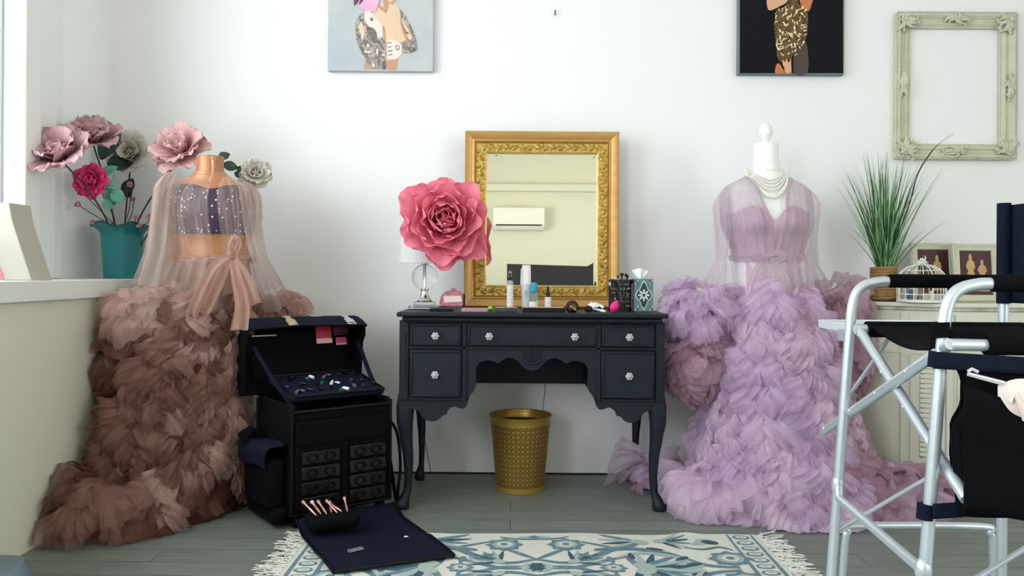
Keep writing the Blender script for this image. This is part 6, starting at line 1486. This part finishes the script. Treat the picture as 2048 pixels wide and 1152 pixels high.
# ================================================================ FOLDING CHAIR (right foreground)
M_alu = mat('brushed_aluminium', '#ccd6de', .38, .55); M_can = mat('black_canvas', '#07080c', .85, bump=.4, bump_scale=200, spec=.12); M_canb = mat('navy_canvas', '#10182a', .85, bump=.4, bump_scale=160, spec=.15)
yA, yB, xL_, xR_ = 2.1+CAMY, 1.65+CAMY, .885, 1.285
ch = thing('folding_chair', 'tall folding chair of aluminium tubes and black canvas in the right foreground', 'chair', ((xL_+xR_)/2, (yA+yB)/2, 0))
r_t = .0128; ZA = .914
for nm, y, xo in (('far', yA, 0), ('near', yB, 0)):
    zf = ZA-.030
    foot = -.055
    pts = [(xL_+foot, y, 0), (xL_-.000, y, .80), (xL_+.004, y, ZA-.075), (xL_+.014, y, ZA-.035), (xL_+.035, y, ZA-.012), (xL_+.07, y, ZA-.002), (xL_+.10, y, ZA)]
    m = MB(); m.tube(spline(pts[:2], 1)+spline(pts[1:], 6)[1:], r_t, 20); m.tube([(xL_+.10, y, ZA), (xR_, y, ZA)], r_t*.9, 16)
    m.build('side_frame', M_alu, ch)
    m = MB(); m.tube([(xR_-.0, y, 0), (xR_, y, .60), (xR_, y, 1.11)], r_t, 20); m.build('rear_post', M_alu, ch)
    m = MB(); m.tube([(xL_+.098, y, ZA+.001), (xL_+.104, y, ZA+.001), (xR_-.02, y, ZA+.001)], [r_t*1.2, r_t*1.4, r_t*1.4], 20); m.build('arm_sleeve', M_can, ch)
# X braces, both sides
for x in (xL_, xR_+.02):
    for (p0, p1) in (((x, 2.27+CAMY, .488), (x, 1.62+CAMY, .792)), ((x+.012, 2.07+CAMY, .788), (x+.012, 1.58+CAMY, .49))):
        m = MB(); p0, p1 = Vector(p0), Vector(p1); m.tube([p0, p1], r_t*.95, 16)
        for t_ in (.04, .30, .52, .75): c = p0.lerp(p1, t_); m.sph(c+Vector((-r_t, 0, 0)), .0045, (.6, 1, 1), 8)
        m.build('cross_brace', M_alu, ch)
# seat rails and sagging seat
for y in (2.07+CAMY, 1.625+CAMY):
    m = MB(); m.tube([(xL_-.0, y, .790), (xR_+.05, y, .790)], r_t, 16); m.build('seat_rail', M_alu, ch)
m = MB()
def seat(u, v):
    x = xL_+.035+(xR_-xL_+.01)*u; y = 2.075+CAMY-(.455)*v; sag = .045*math.sin(PI*v)
    return Vector((x, y, .806-sag))
m.grid(seat, 16, 16)
for y, x0 in ((2.07+CAMY, xL_+.03), (1.625+CAMY, xL_+.075)): m.tube([(x0, y, .790), (xR_+.03, y, .790)], r_t*1.5, 16)
m.build('seat', M_can, ch, solid=.004)
m = MB(); m.grid(lambda u, v: Vector((xL_-.02+.05*math.sin(PI*v)*0+.11*u, 1.66+CAMY-.03*math.sin(PI*u), .812+.008*math.sin(PI*u)-.034*v)), 10, 6); m.tube([(xL_-.004, yB, .805), (xL_-.006, yB, .833)], r_t*1.35, 20); m.build('seat_tab', M_can, ch, solid=.004)
# backrest canvas between the rear posts
m = MB(); m.grid(lambda u, v: Vector((xR_+.012+.02*math.sin(PI*u), yA+.02-(yA-yB+.04)*u, .86+.255*v)), 14, 8)
for y in (yA, yB): m.tube([(xR_, y, .86), (xR_, y, 1.118)], r_t*1.15, 16)
m.build('backrest', M_canb, ch, solid=.006)
# lower braces and foot rest
m = MB(); m.tube([(xL_-.030, yA-.004, .385), (xL_-.033, yA-.02, .350), (xL_-.036, yB+.03, .325), (xL_-.036, yB, .33)], r_t*.85, 14); m.sph((xL_-.036, yB, .325), .018, (1, .9, 1.5), 12); m.sph((xL_-.030, yA, .38), .018, (.9, .9, 1.6), 12); m.build('side_stretcher', M_alu, ch)
m = MB(); m.tube([P(1676, 1060, yA), P(1868, 948, yA+.30)], .006, 10); m.build('thin_stay', M_alu, ch)
yF = 2.22+CAMY; m = MB(); z_ = P(1800, 1052, yF).z; xa_, xb_ = P(1690, 1100, yF).x, P(1985, 1100, yF).x
m.tube(spline([(xa_-.012, yF, 0), (xa_, yF, z_-.05), (xa_+.008, yF, z_-.018), (xa_+.035, yF, z_), (xb_-.035, yF, z_), (xb_-.008, yF, z_-.018), (xb_, yF, z_-.05), (xb_+.004, yF, 0)], 6), .0100, 14); m.build('foot_rail', M_alu, ch)
m = MB(); m.tube([P(1900, 1190, yB-.05), P(2100, 1066, yB+.15)], .006, 10); m.build('thin_stay', M_alu, ch)
# side table shelf on the far side
ts = MB(); x0, x1 = P(1642, 650, 2.42+CAMY).x, 1.24; ya, yb2 = 2.15+CAMY, 2.42+CAMY
ts.box(x0, x1, ya, yb2, .778, .782); sh = ts.build('side_shelf', mat('shelf_grey', '#8f989c', .4), ch, smooth=False)
m = MB(); m.box(x0, x1, ya-.006, ya, .770, .795); m.box(x0, x1, yb2, yb2+.006, .770, .795); m.box(x0-.006, x0, ya-.006, yb2+.006, .770, .795); m.box(x1, x1+.006, ya-.006, yb2+.006, .770, .795); m.build('shelf_rim', mat('white_aluminium', '#dfe6ea', .3, .2), sh, bevel=.002)
m = MB(); m.box(xL_-.012, xL_+.012, yA+.01, ya, .755, .785); m.tube([(x0+.09, ya+.01, .77), (xL_-.005, yA+.012, .60)], .005, 8); m.build('shelf_bracket', M_alu, sh)
# hanging bag
yG = 1.63+CAMY; bag = thing('chair_bag', 'black canvas storage bag strapped to the near posts of the folding chair', 'bag', (P(2000, 1030, yG).x, yG, P(2000, 1030, yG).z))
edgeL = [(1030, 1903), (1000, 1912), (950, 1905), (900, 1899), (850, 1900), (800, 1922), (760, 1922), (735, 1912)]
def ex(y):
    for (y0, x0_), (y1, x1_) in zip(edgeL, edgeL[1:]):
        if y1 <= y <= y0: t = (y0-y)/(y0-y1); t = t*t*(3-2*t); return x0_+(x1_-x0_)*t
    return edgeL[-1][1] if y < 735 else edgeL[0][1]
def bagf(s):
    def fn(u, v):
        y = 1030-(1030-738)*v; x = ex(y)+(2275-ex(y))*u; p = P(x, y, yG); k = math.sin(PI*min(1, u*1.0))**.35*(math.sin(PI*(.06+.90*v))**.5)
        p.y += s*(.045*k)*(1-.5*max(0, v-.6)/.4)+s*.004*math.sin(u*9+v*6); return p
    return fn
m = MB(); m.grid(bagf(-1), 40, 24); m.grid(bagf(1), 40, 24); m.build('bag_body', M_can, bag)
m = MB(); 
m.grid(lambda u, v: P(1866+(2290-1866)*u, 703+u*26+v*(34+u*2), yG-.012-.01*math.sin(PI*u)), 30, 4); m.build('strap', M_canb, bag, solid=.003); m = MB(); m.grid(lambda u, v: P(1866+(1925-1866)*u, 1008+v*30-u*4, yG-.006), 8, 4)
m.build('strap', M_canb, bag, solid=.003); m = MB(); m.tube([(xL_-.013, yB, P(1866, 735, yB).z), (xL_-.010, yB, P(1866, 703, yB).z)], r_t*1.3, 20); m.build('strap_loop', M_canb, bag); m = MB(); zl = P(1866, 1038, yB).z; m.tube([(xL_-.034, yB, zl), (xL_-.032, yB, zl+.031)], r_t*1.3, 20); m.build('strap_loop', M_canb, bag)
m = MB()
m.grid(lambda u, v: P(1928+(2275-1928)*u, 770+u*120*(1 if u < .35 else 1)-0+v*(250-u*60), yG-.052-.012*math.sin(PI*u)*math.sin(PI*v)-.004*math.sin(v*9)), 24, 14); m.build('front_pocket', M_can, bag, solid=.004)
m = MB(); m.tube([P(1936, 748, yG-.05), P(2008, 766, yG-.055)], .0042, 8); m.tube([P(1936, 743, yG-.05), P(1944, 738, yG-.05), P(1956, 744, yG-.052)], .0035, 8); m.tube([P(1940, 752, yG-.052), P(2006, 770, yG-.057)], .0014, 6); m.build('zip_pull', mat('silver_white_plastic', '#d5dade', .3, .3), bag)
c = P(2056, 826, yG-.040); m = MB(); m.grid(lambda u, v: c+Vector(((u-.42)*.16, -.012-.018*math.sin(PI*u)*math.sin(PI*v), (v-.35)*.10*(1-.3*abs(u-.5))+.005*math.sin(u*9)+.02*u)), 20, 12)
m.tube([P(2022, 804, yG-.062), P(2030, 788, yG-.068), P(2044, 815, yG-.070), P(2050, 840, yG-.068)], [.004, .006, .006, .004], 8)
solo(m, 'blush_cloth', mat('pale_blush_fabric', '#ecdcd8', .8), 'pale blush cloth stuffed in the black bag at the right edge', 'cloth', solid=.002)
